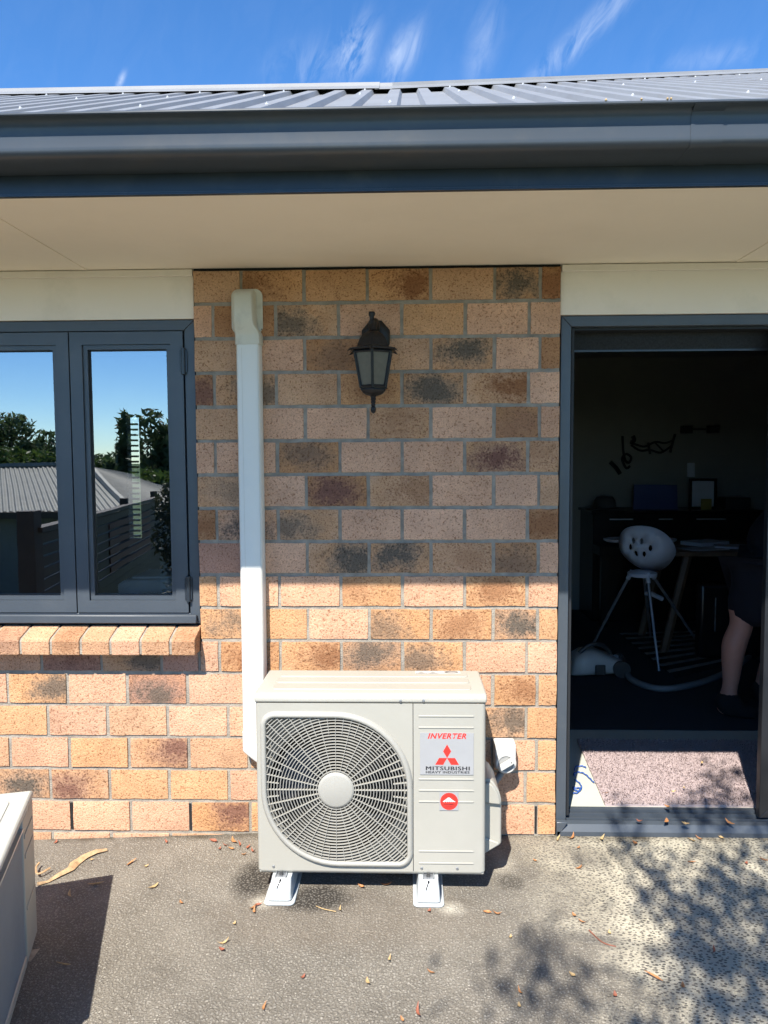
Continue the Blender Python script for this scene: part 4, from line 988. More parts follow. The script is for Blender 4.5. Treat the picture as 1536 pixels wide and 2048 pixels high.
for pts in ([(1149, 1552), (1148, 1548), (1158, 1545), (1170, 1549), (1180, 1558), (1188, 1566)], [(1149, 1541), (1152, 1534), (1165, 1533), (1172, 1536)], [(1149, 1560), (1158, 1566), (1163, 1575), (1158, 1583), (1149, 1580), (1146, 1575), (1152, 1577), (1160, 1577), (1155, 1586), (1146, 1587)]):
    q = smooth_path(path_floor(pts))
    for k_ in range(len(q)): q[k_] = q[k_]+Vector((0, 0, .004*math.sin(k_*.7)**2))
    MB().tube(q, .0032, 6).build('strand', M['blue_cord'], cd_, smooth=60)

# ------------------------------------------------------------------ things in the dark room
hc = thing('high_chair', (2.55, 2.5, FZ), 'pale grey moulded high chair on splayed metal legs inside the room', 'high chair')
HYC = 2.45
def shell3d(u, v):
    # u across (-.19..+.19), v up (0..0.33); bowl opens away from the viewer and to the right
    n = (u/.19); back = .16*(1-abs(n)**2.2*.95); depth = -.11*math.sqrt(max(0, 1-n*n*.9))-.02+.10*max(0, .14-v)/.14*-.0
    low = max(0, (.15-v)/.15); y = depth+.18*low**2; x = u*(1-.35*low)
    a = math.radians(-24)
    X, Y = x*math.cos(a)-y*math.sin(a), x*math.sin(a)+y*math.cos(a)
    return (2.50+X, HYC+Y, .685+v*1.0)
outl = []
for i in range(40):
    a = 2*math.pi*i/40; c, s = math.cos(a), math.sin(a)
    rx = .185; rz = .165
    x = rx*math.copysign(abs(c)**.85, c); z = .165+rz*math.copysign(abs(s)**.9, s)
    x -= .035*s
    outl.append((x, z))
holes = [[(cx+.012*math.cos(t), cz+.022*math.sin(t)) for t in [2*math.pi*i/12 for i in range(12)]] for cx, cz in ((-.085, .225), (-.03, .225), (.028, .178), (-.105, .180), (-.068, .135), (-.012, .133))]
sh = fill_mesh([outl]+holes, 'seat_shell', M['chair'], hc, shell3d, smooth=80, sub=0)
s_ = sh.modifiers.new('solid', 'SOLIDIFY'); s_.thickness = .012; s_.offset = 0
tp_ = on_y(1290, 1152, HYC); hub = Vector((2.46, HYC, .665))
MB().lathe([(.06, -.02), (.10, -.012), (.10, .012), (.05, .03)], 20, tuple(hub)).build('hub', M['chair'], hc, smooth=40)
feet = [on_z(1180, 1300, FZ+.004), on_z(1318, 1342, FZ+.004), on_z(1405, 1298, FZ+.004)]
feet.append(Vector((2.75, 3.15, FZ+.004)))
for f_ in feet:
    d = (f_-hub); d.z = 0; d.normalize(); top = hub+d*.085
    o = MB().tube([top, f_], [.011, .0095], 8).build('leg', M['chair_leg'], hc, smooth=60)
    dd = (f_-top).normalized(); MB().tube([top-dd*.02, top+dd*.05], .017, 8).build('socket', M['chair'], o, smooth=60)
q1, q2 = hub.lerp(feet[3], .28), hub.lerp(feet[2], .32); MB().tube([q1, q1.lerp(q2, .5)+Vector((.0, .03, .01)), q2], [.013, .018, .016], 8).build('foot_rest', M['chair'], hc, smooth=60)
tray = MB(); rings = []
tc_ = Vector((2.50, HYC+.20, .885))
for dz, s in ((-.012, .92), (0, 1), (.010, 1.0), (.004, .9)): rings.append([(tc_.x+.26*s*math.cos(a)+.0, tc_.y+.17*s*math.sin(a), tc_.z+dz) for a in [2*math.pi*i/32 for i in range(32)]])
tray.loft(rings); tray.build('tray', M['chair'], hc, smooth=40)

tb = thing('table', (3.2, 2.9, FZ), 'dark timber table behind the high chair', 'table')
box('table_top', M['timber'], tb, 2.72, 4.0, 2.55, 3.35, .775, .81, bevel=.004)
for x, y, dx in ((2.85, 2.66, -.16), (2.85, 3.2, -.16), (3.85, 2.66, .12), (3.85, 3.2, .12)): MB().tube([(x, y, .775), (x+dx, y, FZ+.004)], .032, 6).build('leg', M['timber'], tb)
for i, (x, y, a) in enumerate(((2.98, 2.72, .2), (3.25, 2.8, -.3), (3.1, 3.0, .5))):
    c, s = math.cos(a), math.sin(a); mb = MB().prism([(x+c*u_-s*v, y+s*u_+c*v) for u_, v in ((-.15, -.1), (.15, -.1), (.15, .1), (-.15, .1))], 'z', .8102, .815+.012*i)
    tag(mb.build('paper_pile', M['paper'], bevel=.002), ['loose white papers at the near end of the dark table', 'flat pale folder beside the papers on the dark table', 'thicker paper stack at the back of the dark table'][i], 'papers')
pn = thing('piano', (3.0, 3.95, FZ), 'black upright piano against the far wall of the room', 'piano')
box('case', M['piano'], pn, 2.42, 3.85, 3.72, 4.22, FZ+.004, 1.0, bevel=.006); box('lid', M['piano'], pn, 2.40, 3.87, 3.70, 4.225, 1.001, 1.025, bevel=.004)
box('key_shelf', M['piano'], pn, 2.42, 3.85, 3.48, 3.719, .66, .74, bevel=.006)
for xa, xb in ((2.56, 2.76), (2.98, 3.1), (3.3, 3.55)): box('glint_strip', M['steel'], pn, xa, xb, 3.7165, 3.7195, .945, .955)  # steel strips stand in for light lines reflected in the lacquer
for x in (2.44, 3.77): box('leg', M['piano'], pn, x, x+.06, 3.5, 3.56, FZ+.004, .659)
ft = tag(MB().prism([(2.80, 1.026), (3.19, 1.026), (3.18, 1.24), (2.81, 1.245)], 'y', 3.86, 3.885).build('blue_folder', M['blueprint'], bevel=.002), 'blue folder propped up on the piano lid', 'folder')
pf = thing('picture_frame', (3.41, 3.88, 1.026), 'dark picture frame standing on the piano right of the blue folder', 'picture frame')
frame_pieces(pf, 3.292, 3.53, 1.0265, 1.295, .022, 3.87, 3.89, 'frame', .002, M['piano']); box('print', M['paper'], pf, 3.305, 3.515, 3.882, 3.886, 1.04, 1.28)
tag(box('yellow_card', M['yellow'], None, 3.37, 3.46, 3.80, 3.812, 1.0262, 1.12, bevel=.002), 'small yellow card in front of the picture frame', 'card')
pot = thing('round_hat', (2.56, 3.9, 1.026), 'dark brimmed hat lying on the left end of the piano', 'hat')
MB().lathe([(.17, .001), (.175, .008), (.10, .02), (.09, .08), (.07, .11), (.001, .115)], 24, (2.57, 3.93, 1.026)).build('hat_body', M['room_dark'], pot, smooth=60)
tag(MB().box(3.60, 3.82, 3.85, 4.05, 1.026, 1.13).build('black_box', M['vacuum_dark'], bevel=.01), 'black box on the right end of the piano', 'box')
dcl = thing('music_decal', (2.95, 4.247, 1.3), 'black music-note decal on the far wall above the piano', 'wall decal')
def dpath(px, r): return MB().tube(smooth_path([on_y(x, y, 4.243) for x, y in px], 5), r, 5)
for px, r_ in (([(1220, 924), (1232, 936), (1240, 948)], .02), ([(1245, 872), (1246, 900), (1250, 920), (1258, 925), (1262, 915), (1252, 908), (1244, 918), (1252, 936), (1260, 932)], .012), ([(1260, 885), (1275, 890), (1290, 893), (1310, 884), (1330, 886), (1348, 880)], .010), ([(1262, 890), (1280, 901), (1300, 900), (1322, 905), (1345, 890)], .010), ([(1350, 868), (1345, 885), (1340, 905)], .012), ([(1265, 872), (1268, 880), (1262, 885)], .02), ([(1296, 885), (1300, 908)], .012), ([(1310, 885), (1326, 902)], .008)):
    dpath(px, r_).build('stroke', M['ink'], dcl)
tag(MB().box(3.40, 3.47, 4.236, 4.2495, 1.30, 1.43).build('light_switch', M['chair'], bevel=.004), 'pale wall switch plate above the picture frame', 'light switch')
bk2 = thing('wall_bracket', (3.46, 4.2, 1.72), 'dark double bracket high on the far wall right of the decal', 'bracket')
for x in (3.33, 3.57): box('arm', M['ink'], bk2, x, x+.09, 4.17, 4.249, 1.70, 1.77, bevel=.004)
box('bar', M['room_dark'], bk2, 3.42, 3.57, 4.20, 4.22, 1.73, 1.745)
bgp = thing('black_bag', (3.0, 2.5, FZ), 'black suitcase with a chrome pull standing under the table', 'suitcase')
box('body', M['piano'], bgp, 2.86, 3.30, 2.44, 2.535, FZ+.012, .60, bevel=.03, seg=3); box('pull', M['steel'], bgp, 2.965, 2.972, 2.436, 2.4395, .26, .50)
# striped rug
rg = thing('striped_rug', (2.9, 2.7, FZ), 'black rug with pale stripes on the floor under the high chair', 'rug')
RA, RB_, RC, RD = on_z(1236, 1266, FZ+.005), on_z(1350, 1356, FZ+.005), on_z(1500, 1320, FZ+.005), on_z(1395, 1262, FZ+.005)
MB().prism([(p.x, p.y) for p in (RA, RB_, RC, RD)], 'z', FZ+.0045, FZ+.010).build('backing', M['sock'], rg)
for i in range(8):
    t0, t1 = (i+.2)/8.2, (i+.55)/8.2
    a, b, c, d = RA.lerp(RB_, t0), RA.lerp(RB_, t1), RD.lerp(RC, t1), RD.lerp(RC, t0)
    MB().prism([(q.x, q.y) for q in (a, b, c, d)], 'z', FZ+.0105, FZ+.013).build('stripe', M['grey_plastic'], rg)
# vacuum cleaner with hose
vc_ = thing('vacuum_cleaner', (2.07, 2.05, FZ), 'grey barrel vacuum cleaner on the carpet just inside the door frame', 'vacuum cleaner')
m = MB(); rings = []
for t, wz, wy in ((0, .05, .07), (.06, .12, .11), (.2, .145, .125), (.4, .15, .125), (.62, .12, .12), (.85, .085, .10), (1, .05, .06)):
    x = 1.88+t*.38; y = 2.06+t*.08
    rings.append([(x, y+wy*math.copysign(abs(math.cos(a))**.6, math.cos(a)), FZ+.012+wz*.55+wz*.55*math.copysign(abs(math.sin(a))**.6, math.sin(a))) for a in [2*math.pi*i/20 for i in range(20)]])
m.loft(rings); m.build('body', M['vacuum'], vc_, smooth=60)
MB().tube(smooth_path([Vector((1.93, 2.02, FZ+.16)), Vector((2.0, 2.02, FZ+.215)), Vector((2.08, 2.03, FZ+.21)), Vector((2.14, 2.04, FZ+.155))], 5), .014, 8).build('handle', M['vacuum_dark'], vc_, smooth=60)
box('dust_window', M['vacuum_dark'], vc_, 2.02, 2.085, 1.942, 1.953, FZ+.035, FZ+.10, bevel=.006)
MB().lathe([(.055, -.012), (.055, .012), (.03, .016)], 20, (2.20, 1.99, FZ+.06), 'y').build('wheel', M['vacuum_dark'], vc_, smooth=40)
hs_ = path_floor([(1215, 1300), (1240, 1312), (1250, 1335), (1262, 1358), (1300, 1374), (1340, 1377), (1390, 1368), (1430, 1355), (1470, 1335), (1510, 1305), (1545, 1285)], FZ+.025)
hs_[0] = Vector((2.2, 2.14, FZ+.10))
MB().tube(smooth_path(hs_, 6), .02, 10).build('hose', M['hose'], vc_, smooth=60)

# person vacuuming: bent forward to the right, one leg in view
def skin_body(name, verts, edges, radii, m, parent, sub=2):
    me = bpy.data.meshes.new(name); org = origin_of(parent) if parent else Vector((0, 0, 0))
    me.from_pydata([tuple(Vector(v)-org) for v in verts], edges, []); o = bpy.data.objects.new(name, me); COL.objects.link(o)
    if parent: o.parent = parent
    o.modifiers.new('skin', 'SKIN'); lay = me.skin_vertices[0].data if me.skin_vertices else None
    if lay is None:
        bm_ = bmesh.new(); bm_.from_mesh(me); bm_.verts.layers.skin.verify(); bm_.to_mesh(me); bm_.free(); lay = me.skin_vertices[0].data
    for i, r in enumerate(radii): lay[i].radius = (r, r) if isinstance(r, (int, float)) else r
    lay[0].use_root = True
    s = o.modifiers.new('sub', 'SUBSURF'); s.levels = sub; s.render_levels = sub
    o.modifiers['skin'].use_smooth_shade = True
    me.materials.append(m); return o
PX, PY = 2.555, 1.235
pe = thing('person', (2.62, 1.3, FZ), 'person in dark shorts and socks bent over vacuuming, mostly behind the door edge', 'person')
K1 = on_y(1486, 1238, PY); K1 = Vector((K1.x, PY, K1.z))
A1 = Vector((PX+.005, PY, FZ+.085))
verts = [(2.80, PY+.10, .93), (2.73, PY+.02, .86), (K1.x-.02, PY+.005, K1.z+.10), (K1.x, PY, K1.z-.02), (K1.x-.048, PY+.005, K1.z-.15), (A1.x+.02, A1.y, A1.z+.11), (A1.x, A1.y, A1.z), (A1.x-.045, A1.y+.005, FZ+.035), (A1.x+.06, A1.y-.01, FZ+.045), (A1.x+.16, A1.y-.02, FZ+.025),
         (2.86, PY+.20, .86), (3.02, PY+.24, .50), (2.90, PY+.25, .28), (2.86, PY+.25, .12), (2.83, PY+.25, FZ+.035), (3.02, PY+.25, FZ+.025),
         (2.93, PY+.11, 1.06), (3.08, PY+.12, 1.20), (3.20, PY+.12, 1.28), (3.28, PY+.12, 1.31), (3.36, PY+.12, 1.33), (3.42, PY+.12, 1.31),
         (3.20, PY-.06, 1.24), (3.34, PY-.08, .99), (3.50, PY-.02, .82), (3.57, PY+.0, .78), (3.20, PY+.30, 1.24), (3.40, PY+.32, 1.02), (3.56, PY+.22, .86), (3.62, PY+.18, .80)]
edges = [(0, 1), (1, 2), (2, 3), (3, 4), (4, 5), (5, 6), (6, 7), (6, 8), (8, 9), (0, 10), (10, 11), (11, 12), (12, 13), (13, 14), (13, 15), (0, 16), (16, 17), (17, 18), (18, 19), (19, 20), (20, 21), (18, 22), (22, 23), (23, 24), (24, 25), (18, 26), (26, 27), (27, 28), (28, 29)]
rad = [.11, .095, .078, .062, .070, .043, .038, .034, .038, .024, .105, .066, .060, .038, .035, .025, .10, .11, .10, .05, .085, .075, .05, .043, .033, .035, .05, .043, .033, .035]
body = skin_body('body', verts, edges, rad, M['skin'], pe)
dg_ = bpy.context.evaluated_depsgraph_get(); bme = bpy.data.meshes.new_from_object(body.evaluated_get(dg_)); body.modifiers.clear(); body.data = bme
bme.materials.clear(); bme.materials.append(M['skin']); bme.materials.append(M['navy'])
for p_ in bme.polygons:      # cloth covers the trunk and thighs
    c_ = p_.center+origin_of(body)
    p_.material_index = 1 if (c_.z > K1.z+.05 and c_.x < 3.24) else 0
skin_body('shorts', [(2.80, PY+.10, .95), (2.735, PY+.015, .84), (K1.x+.012, PY+.002, K1.z-.045), (2.865, PY+.20, .84), (3.02, PY+.24, .55)], [(0, 1), (1, 2), (0, 3), (3, 4)], [.185, .15, .112, .135, .11], M['navy'], pe)
skin_body('shirt', [(2.77, PY+.10, .87), (2.94, PY+.11, 1.08), (3.08, PY+.12, 1.21), (3.22, PY+.12, 1.28), (3.20, PY-.07, 1.23), (3.28, PY-.09, 1.10), (3.20, PY+.31, 1.23), (3.30, PY+.33, 1.10)], [(0, 1), (1, 2), (2, 3), (3, 4), (4, 5), (3, 6), (6, 7)], [.20, .195, .19, .15, .085, .08, .085, .08], M['navy'], pe)
skin_body('sock', [(A1.x+.012, A1.y, A1.z+.07), (A1.x, A1.y, A1.z), (A1.x-.045, A1.y+.005, FZ+.04), (A1.x+.06, A1.y-.01, FZ+.047), (A1.x+.165, A1.y-.02, FZ+.032)], [(0, 1), (1, 2), (1, 3), (3, 4)], [.054, .050, .042, .046, .032], M['sock'], pe)
skin_body('sock', [(2.862, PY+.25, .20), (2.86, PY+.25, .12), (2.82, PY+.25, FZ+.04), (2.92, PY+.25, FZ+.047), (3.02, PY+.25, FZ+.032)], [(0, 1), (1, 2), (1, 3), (3, 4)], [.052, .050, .042, .046, .032], M['sock'], pe)
skin_body('hair', [(3.37, PY+.12, 1.365), (3.41, PY+.12, 1.36)], [(0, 1)], [.085, .075], M['hair'], pe)
wd_ = thing('vacuum_wand', (3.7, PY+.1, FZ), 'grey vacuum wand held by the person beyond the door edge', 'vacuum wand')
MB().tube([(3.62, PY+.1, .82), (4.15, PY+.1, FZ+.05)], .017, 10).build('tube', M['hose'], wd_, smooth=60)
box('floor_head', M['vacuum_dark'], wd_, 4.08, 4.24, PY-.05, PY+.25, FZ+.006, FZ+.06, bevel=.01)

# ------------------------------------------------------------------ neighbour, fence and planting behind the camera (seen in the glass)
GL = .049
def refl(px, py, Y):
    q = on_y(px, py, 2*GL-Y); return Vector((q.x, Y, q.z))
nb = thing('neighbour_house', (-11, -16, -2.6), 'neighbouring house with weathered ribbed roof, reflected in the window', 'house')
rdg_z, eav_z = 1.30, .40; ry_, ey_ = -17.2, -13.0
xr = refl(178, 934, ry_).x; xe = refl(262, 1018, ey_).x; xl = -26
def ribbed(name, a0, a1, b0, b1, n, parent):
    m = MB(); vs = []; fs = []
    a0, a1, b0, b1 = map(Vector, (a0, a1, b0, b1)); nrm = (a1-a0).cross(b0-a0).normalized()
    if nrm.z < 0: nrm = -nrm
    for i in range(n*4+1):
        t = i/(n*4); h = (0, 0, .022, .022)[i % 4]
        vs += [a0.lerp(a1, t)+nrm*h, b0.lerp(b1, t)+nrm*h]
    for i in range(n*4): fs.append((2*i, 2*i+2, 2*i+3, 2*i+1))
    m.add(vs, fs); return m.build(name, M['old_roof'], parent)
ribbed('roof_slope', (xl, ey_, eav_z), (xe, ey_, eav_z), (xl, ry_, rdg_z), (xr, ry_, rdg_z), 150, nb)
ribbed('roof_hip', (xe, ey_, eav_z), (xe, ry_-4.2, eav_z), (xr, ry_, rdg_z), (xr, ry_, rdg_z), 60, nb)
MB().tube([(xl, ry_, rdg_z+.03), (xr, ry_, rdg_z+.03)], .09, 6).build('ridge_cap', M['old_roof'], nb)
MB().tube([(xr, ry_, rdg_z+.03), (xe, ey_, eav_z+.02)], .08, 6).build('hip_cap', M['old_roof'], nb)
MB().box(xl, xe-.3, ry_-3.9, ey_-.35, -3.2, eav_z-.02).build('wall', M['far_wall'], nb)
MB().box(xl, xe+.02, ey_-.05, ey_+.1, eav_z-.15, eav_z).build('gutter', M['fence'], nb)
# paling fence along the deck edge
fn = thing('slat_fence', (-2.6, -5.5, 0), 'dark slatted timber fence with square posts, reflected in the window', 'fence')
FA, FB = Vector((-2.26, -3.25, 0)), Vector((-3.0, -8.6, 0))
pa_, pb_ = refl(40, 1018, -3.2), refl(75, 1018, -3.2)
fd = (FB-FA).normalized(); fnm = Vector((-fd.y, fd.x, 0))
def fpiece(name, m, t0, t1, z0, z1, th=.012, off=0.0):
    a, b = FA.lerp(FB, t0)+fnm*off, FA.lerp(FB, t1)+fnm*off
    return MB().prism([((a+fnm*th).x, (a+fnm*th).y), ((b+fnm*th).x, (b+fnm*th).y), ((b-fnm*th).x, (b-fnm*th).y), ((a-fnm*th).x, (a-fnm*th).y)], 'z', z0, z1).build(name, m, fn)
for i in range(7): fpiece('slat', M['fence'], 0, 1, .20+i*.098, .20+i*.098+.078)
for i in range(12): fpiece('slat', M['fence'], 0, 1, -.99+i*.098, -.99+i*.098+.095)
for i in range(6): fpiece('slat', M['fence_red'], .42, .86, .21+i*.098, .275+i*.098, .006, .022)
fpiece('top_rail', M['fence'], -.01, 1, .885, .925, .05)
MB().prism([(pa_.x, -3.27), (pb_.x, -3.27), (pb_.x, -3.13), (pa_.x, -3.13)], 'z', -.1, 1.07).build('post', M['fence'], fn, bevel=.006)
for t in (.3, .62, .995): fpiece('post', M['fence'], t, t+.016, -.8, 1.0, .045, -.06)
# planting
def leaves(n, centre, rad, size, rnd, hang=0.0, long=1.6):
    m = MB()
    for _ in range(n):
        while True:
            d = Vector((rnd.uniform(-1, 1), rnd.uniform(-1, 1), rnd.uniform(-1, 1)))
            if .15 < d.length < 1: break
        p = Vector(centre)+Vector((d.x*rad[0], d.y*rad[1], d.z*rad[2]))
        q = Quaternion((rnd.gauss(0, 1), rnd.gauss(0, 1), rnd.gauss(0, 1), rnd.gauss(0, 1))).normalized()
        s = size*rnd.uniform(.6, 1.3); a = q @ Vector((s*long, 0, 0)); b = q @ Vector((0, s*.5, 0))
        if hang: a = a.lerp(Vector((0, 0, -a.length)), hang)
        k = len(m.v); m.v += [tuple(p-a), tuple(p+b), tuple(p+a), tuple(p-b)]; m.f.append((k, k+1, k+2, k+3))
    return m
def tree(name, label, base, top_z, rad, m, n, size, seed, group=None, clumps=9):
    rnd = random.Random(seed); t = thing(name, base, label, 'tree', group); b = Vector(base); H = top_z-b.z
    ctr = Vector((b.x, b.y, top_z-rad[2]))
    tk = MB(); tk.tube([b, b+Vector((.05, .03, H*.4)), ctr], [H*.022, H*.017, H*.008], 8)
    acc_ = MB()
    for c in range(clumps):
        a = rnd.uniform(0, 6.28); rr_ = rnd.uniform(.2, .85); z = rnd.uniform(-.8, .85)
        pc = ctr+Vector((rad[0]*rr_*math.cos(a)*math.sqrt(max(.15, 1-z*z)), rad[1]*rr_*math.sin(a)*math.sqrt(max(.15, 1-z*z)), rad[2]*z))
        tk.tube([b.lerp(ctr, .5), pc], [H*.008, H*.003], 5)
        cl_ = leaves(n//clumps, pc, (rad[0]*rnd.uniform(.3, .5), rad[1]*rnd.uniform(.3, .5), rad[2]*rnd.uniform(.22, .4)), size, rnd)
        k = len(acc_.v); acc_.v += cl_.v; acc_.f += [tuple(k+i for i in f) for f in cl_.f]
    tk.build('trunk', M['trunk'], t, smooth=60); acc_.build('crown', m, t, recalc=False)
    return t
def rb(px, py, Y): return refl(px, py, Y)
TG = 'trees beyond the neighbouring roof'
specs = [(30, 832, -30, (2.2, 2, 2.4), 'dark_leaf', 'tallest rounded dark tree left in the window reflection'), (105, 858, -30, (1.8, 1.8, 2.0), 'dark_leaf', 'dark tree at the stile of the left sash reflection'), (-40, 840, -31, (2.5, 2, 2.5), 'dark_leaf', 'dark tree at the far left of the window reflection'),
         (215, 905, -34, (2.4, 2, 1.6), 'dark_leaf', 'low dark tree in the middle of the right sash reflection'), (278, 830, -22, (1.0, .9, 3.6), 'dark_leaf', 'narrow dark conifer in the right sash reflection'), (325, 848, -21, (1.4, 1.2, 3.2), 'dark_leaf', 'broad dark tree at the right edge of the window reflection'), (255, 862, -24, (.9, .8, 2.8), 'dark_leaf', 'small spiky tree left of the conifer reflection')]
for i, (px, py, Y, rad, mk_, lbl) in enumerate(specs):
    q = rb(px, py, Y); tree('tree', lbl, (q.x, Y, -4.6), q.z, rad, M[mk_], 6500, .11, 40+i, TG, 14)
for i, (px, py, Y, lbl) in enumerate(((20, 886, -25, 'bright green shrub behind the roof, left in the reflection'), (95, 896, -25, 'bright green shrub behind the roof beside the sash stile'), (-60, 888, -25, 'bright green shrub at the far left of the reflection'), (220, 912, -26, 'bright green shrub behind the hip of the roof'), (290, 915, -19.5, 'bright green shrub below the narrow conifer'), (345, 925, -19, 'bright green shrub below the broad dark tree'), (165, 905, -26, 'bright green shrub hidden behind the sash stiles'))):
    q = rb(px, py, Y); t = thing('shrub', (q.x, Y, -3.8), lbl, 'shrub', 'shrubs beyond the neighbouring roof'); rnd = random.Random(70+i)
    MB().tube([(q.x, Y, -3.9), (q.x, Y, q.z-1.2)], .08, 6).build('stem', M['trunk'], t)
    acc_ = MB()
    for c in range(9):
        cl_ = leaves(500, (q.x+rnd.uniform(-1.2, 1.2), Y+rnd.uniform(-.6, .6), q.z-.75+rnd.uniform(-.5, .2)), (.8, .6, .5), .10, rnd); k = len(acc_.v); acc_.v += cl_.v; acc_.f += [tuple(k+j for j in f) for f in cl_.f]
    acc_.build('foliage', M['mid_leaf'], t, recalc=False)
iv = thing('ivy_shrub', (-1.9, -5.2, 0), 'tall dark small-leaved shrub beside the fence, right in the reflection', 'shrub'); rnd = random.Random(5)
acc_ = MB(); st_ = MB()
for c in range(26):
    pc = (-1.74+rnd.uniform(-.12, .6), -5.3+rnd.uniform(-.4, .3), rnd.uniform(-.1, 1.15)); st_.tube([(-1.55, -5.3, -.1), pc], [.02, .006], 5)
    cl_ = leaves(420, pc, (.26, .26, .24), .026, rnd, .2); k = len(acc_.v); acc_.v += cl_.v; acc_.f += [tuple(k+j for j in f) for f in cl_.f]
st_.build('stems', M['trunk'], iv); acc_.build('foliage', M['ivy_leaf'], iv, recalc=False)
gt = thing('tussock', (-2.2, -2.62, 0), 'small spiky tussock plant at the foot of the fence post', 'plant'); tm = MB(); rnd = random.Random(6)
for i in range(60):
    a = rnd.uniform(0, 6.28); l = rnd.uniform(.25, .5); b = Vector((-2.25+rnd.uniform(-.05, .05), -2.62+rnd.uniform(-.05, .05), -.05)); o_ = Vector((math.cos(a), math.sin(a), 0)); s_v = Vector((-o_.y, o_.x, 0))*.006
    p1 = b+o_*l*.3+Vector((0, 0, l*.9)); p2 = b+o_*l*.8+Vector((0, 0, l*.85)); k = len(tm.v)
    tm.v += [tuple(b-s_v), tuple(b+s_v), tuple(p1+s_v), tuple(p1-s_v), tuple(p2)]; tm.f += [(k, k+1, k+2, k+3), (k+3, k+2, k+4)]
tm.build('blades', M['mid_leaf'], gt, recalc=False)

# gum tree behind the camera that throws the dappled shade
gm_ = thing('gum_tree', (2.6, -9.2, -1.6), 'tall gum tree behind the viewer, throwing dappled shade on the paving', 'tree'); rnd = random.Random(21)
SV = Vector((-TAZ, -1, TEL))
clus = [((1250, 1690), 6.2, .05, 26), ((1300, 1745), 6.3, .06, 34), ((1345, 1800), 6.3, .06, 46), ((1385, 1845), 6.2, .065, 60), ((1420, 1900), 6.4, .06, 46), ((1330, 1850), 6.5, .09, 22), ((1450, 1750), 6.1, .07, 60), ((1490, 1790), 6.2, .08, 70), ((1530, 1830), 6.4, .08, 70), ((1500, 1700), 6.5, .09, 34),
        ((1500, 1930), 6.3, .10, 80), ((1450, 1990), 6.4, .11, 90), ((1530, 2010), 6.4, .12, 110), ((1380, 2040), 6.5, .09, 50), ((1060, 1895), 7.2, .05, 22), ((1040, 1945), 7.2, .045, 18), ((1115, 1915), 7.0, .06, 20), ((985, 1975), 7.0, .05, 16), ((1080, 2010), 7.1, .06, 22), ((1190, 1990), 6.8, .08, 16), ((1000, 2035), 7, .05, 12), ((1180, 1760), 6.9, .07, 8),
        ((1460, 1560), 6.4, .055, 34), ((1405, 1605), 6.5, .06, 26), ((1385, 1625), 6.4, .04, 22), ((1490, 1615), 6.3, .06, 30), ((1240, 1615), 7, .05, 10), ((1430, 1590), 6.5, .08, 14), ((1520, 1660), 6.3, .05, 24)]
lf = MB(); wood = MB(); base = Vector((2.6, -9.2, -1.7)); fork = Vector((2.2, -8.6, 5.2)); top = Vector((1.6, -8.2, 9.2))
wood.tube([base, Vector((2.5, -9.1, 2)), fork, top], [.22, .18, .13, .05], 10)
def gum_leaf(p, rnd, s=1.0):
    l = rnd.uniform(.05, .085)*s; wd = .011*s; a = rnd.uniform(0, 6.28); d = Vector((math.cos(a)*.45, math.sin(a)*.45, -.85)).normalized()*l; sd2 = Vector((-math.sin(a), math.cos(a), .2))*wd
    k = len(lf.v); lf.v.extend([tuple(p-d), tuple(p+sd2), tuple(p+d), tuple(p-sd2)]); lf.f.append((k, k+1, k+2, k+3))
for (px, py), t, sp_r, n in clus:
    g0 = on_z(px, py, 0 if py > 1670 else FZ); c = g0+SV*(t*.40)
    lim = fork.lerp(top, rnd.uniform(.2, .9)); mid = lim.lerp(c, .6)+Vector((0, 0, .35))
    wood.tube([lim, mid, c+Vector((0, 0, .15))], [.018, .009, .003], 5)
    for _ in range(int(n*(1.25 if px > 1240 else .8))):
        kf = 1.0 if px > 1240 else 1.35; gum_leaf(c+Vector((rnd.gauss(0, sp_r*kf), rnd.gauss(0, sp_r*kf), rnd.gauss(0, sp_r*1.6))), rnd)
for c in range(60):      # the rest of the crown, whose shade falls right of and below the picture
    pc = Vector((2.9+rnd.uniform(-1.3, 2.0), -9.0+rnd.uniform(-1.8, 1.6), 8.4+rnd.uniform(-1.6, 2.4)))
    sh_ = pc-SV*(pc.z/TEL)
    if sh_.x < 2.55 and sh_.y > -1.3: continue
    lim = fork.lerp(top, rnd.uniform(0, 1)); wood.tube([lim, lim.lerp(pc, .5)+Vector((0, 0, .3)), pc], [.03, .018, .006], 5)
    for _ in range(150): gum_leaf(pc+Vector((rnd.gauss(0, .28), rnd.gauss(0, .28), rnd.gauss(0, .3))), rnd, 1.4)
wood.build('trunk', M['trunk'], gm_, smooth=60); lf.build('crown', M['gum'], gm_, recalc=False)

# ------------------------------------------------------------------ fallen leaves and bark
def leaf_mesh(seed, L, Wd, curl):
    r_ = random.Random(seed); m = MB(); n = 6; vs = []; fs = []
    for i in range(n+1):
        t = i/n; x = (t-.5)*L; hw = Wd*math.sin(math.pi*min(1, t*1.05))**.8*.5+.0006; bow = .12*L*math.sin(t*3.1); z = curl*L*((t-.5)**2*1.6)+.002
        tw = r_.uniform(-.25, .25)
        vs += [(x, bow-hw, z+hw*.7+tw*hw), (x, bow, z), (x, bow+hw, z+hw*.7-tw*hw)]
    for i in range(n):
        a = 3*i; fs += [(a, a+3, a+4, a+1), (a+1, a+4, a+5, a+2)]
    m.add(vs, fs); return m
LM = {}
for mk_ in ('dry1', 'dry2', 'dry3'):
    LM[mk_] = []
    for s, (L, Wd, cu) in enumerate(((.052, .015, .5), (.060, .012, .8), (.036, .014, .9), (.070, .013, .35))):
        me = leaf_mesh(s*3+len(mk_), L, Wd, cu).mesh('fallen_leaf', smooth=70, recalc=False); me.materials.append(M[mk_]); LM[mk_].append(me)
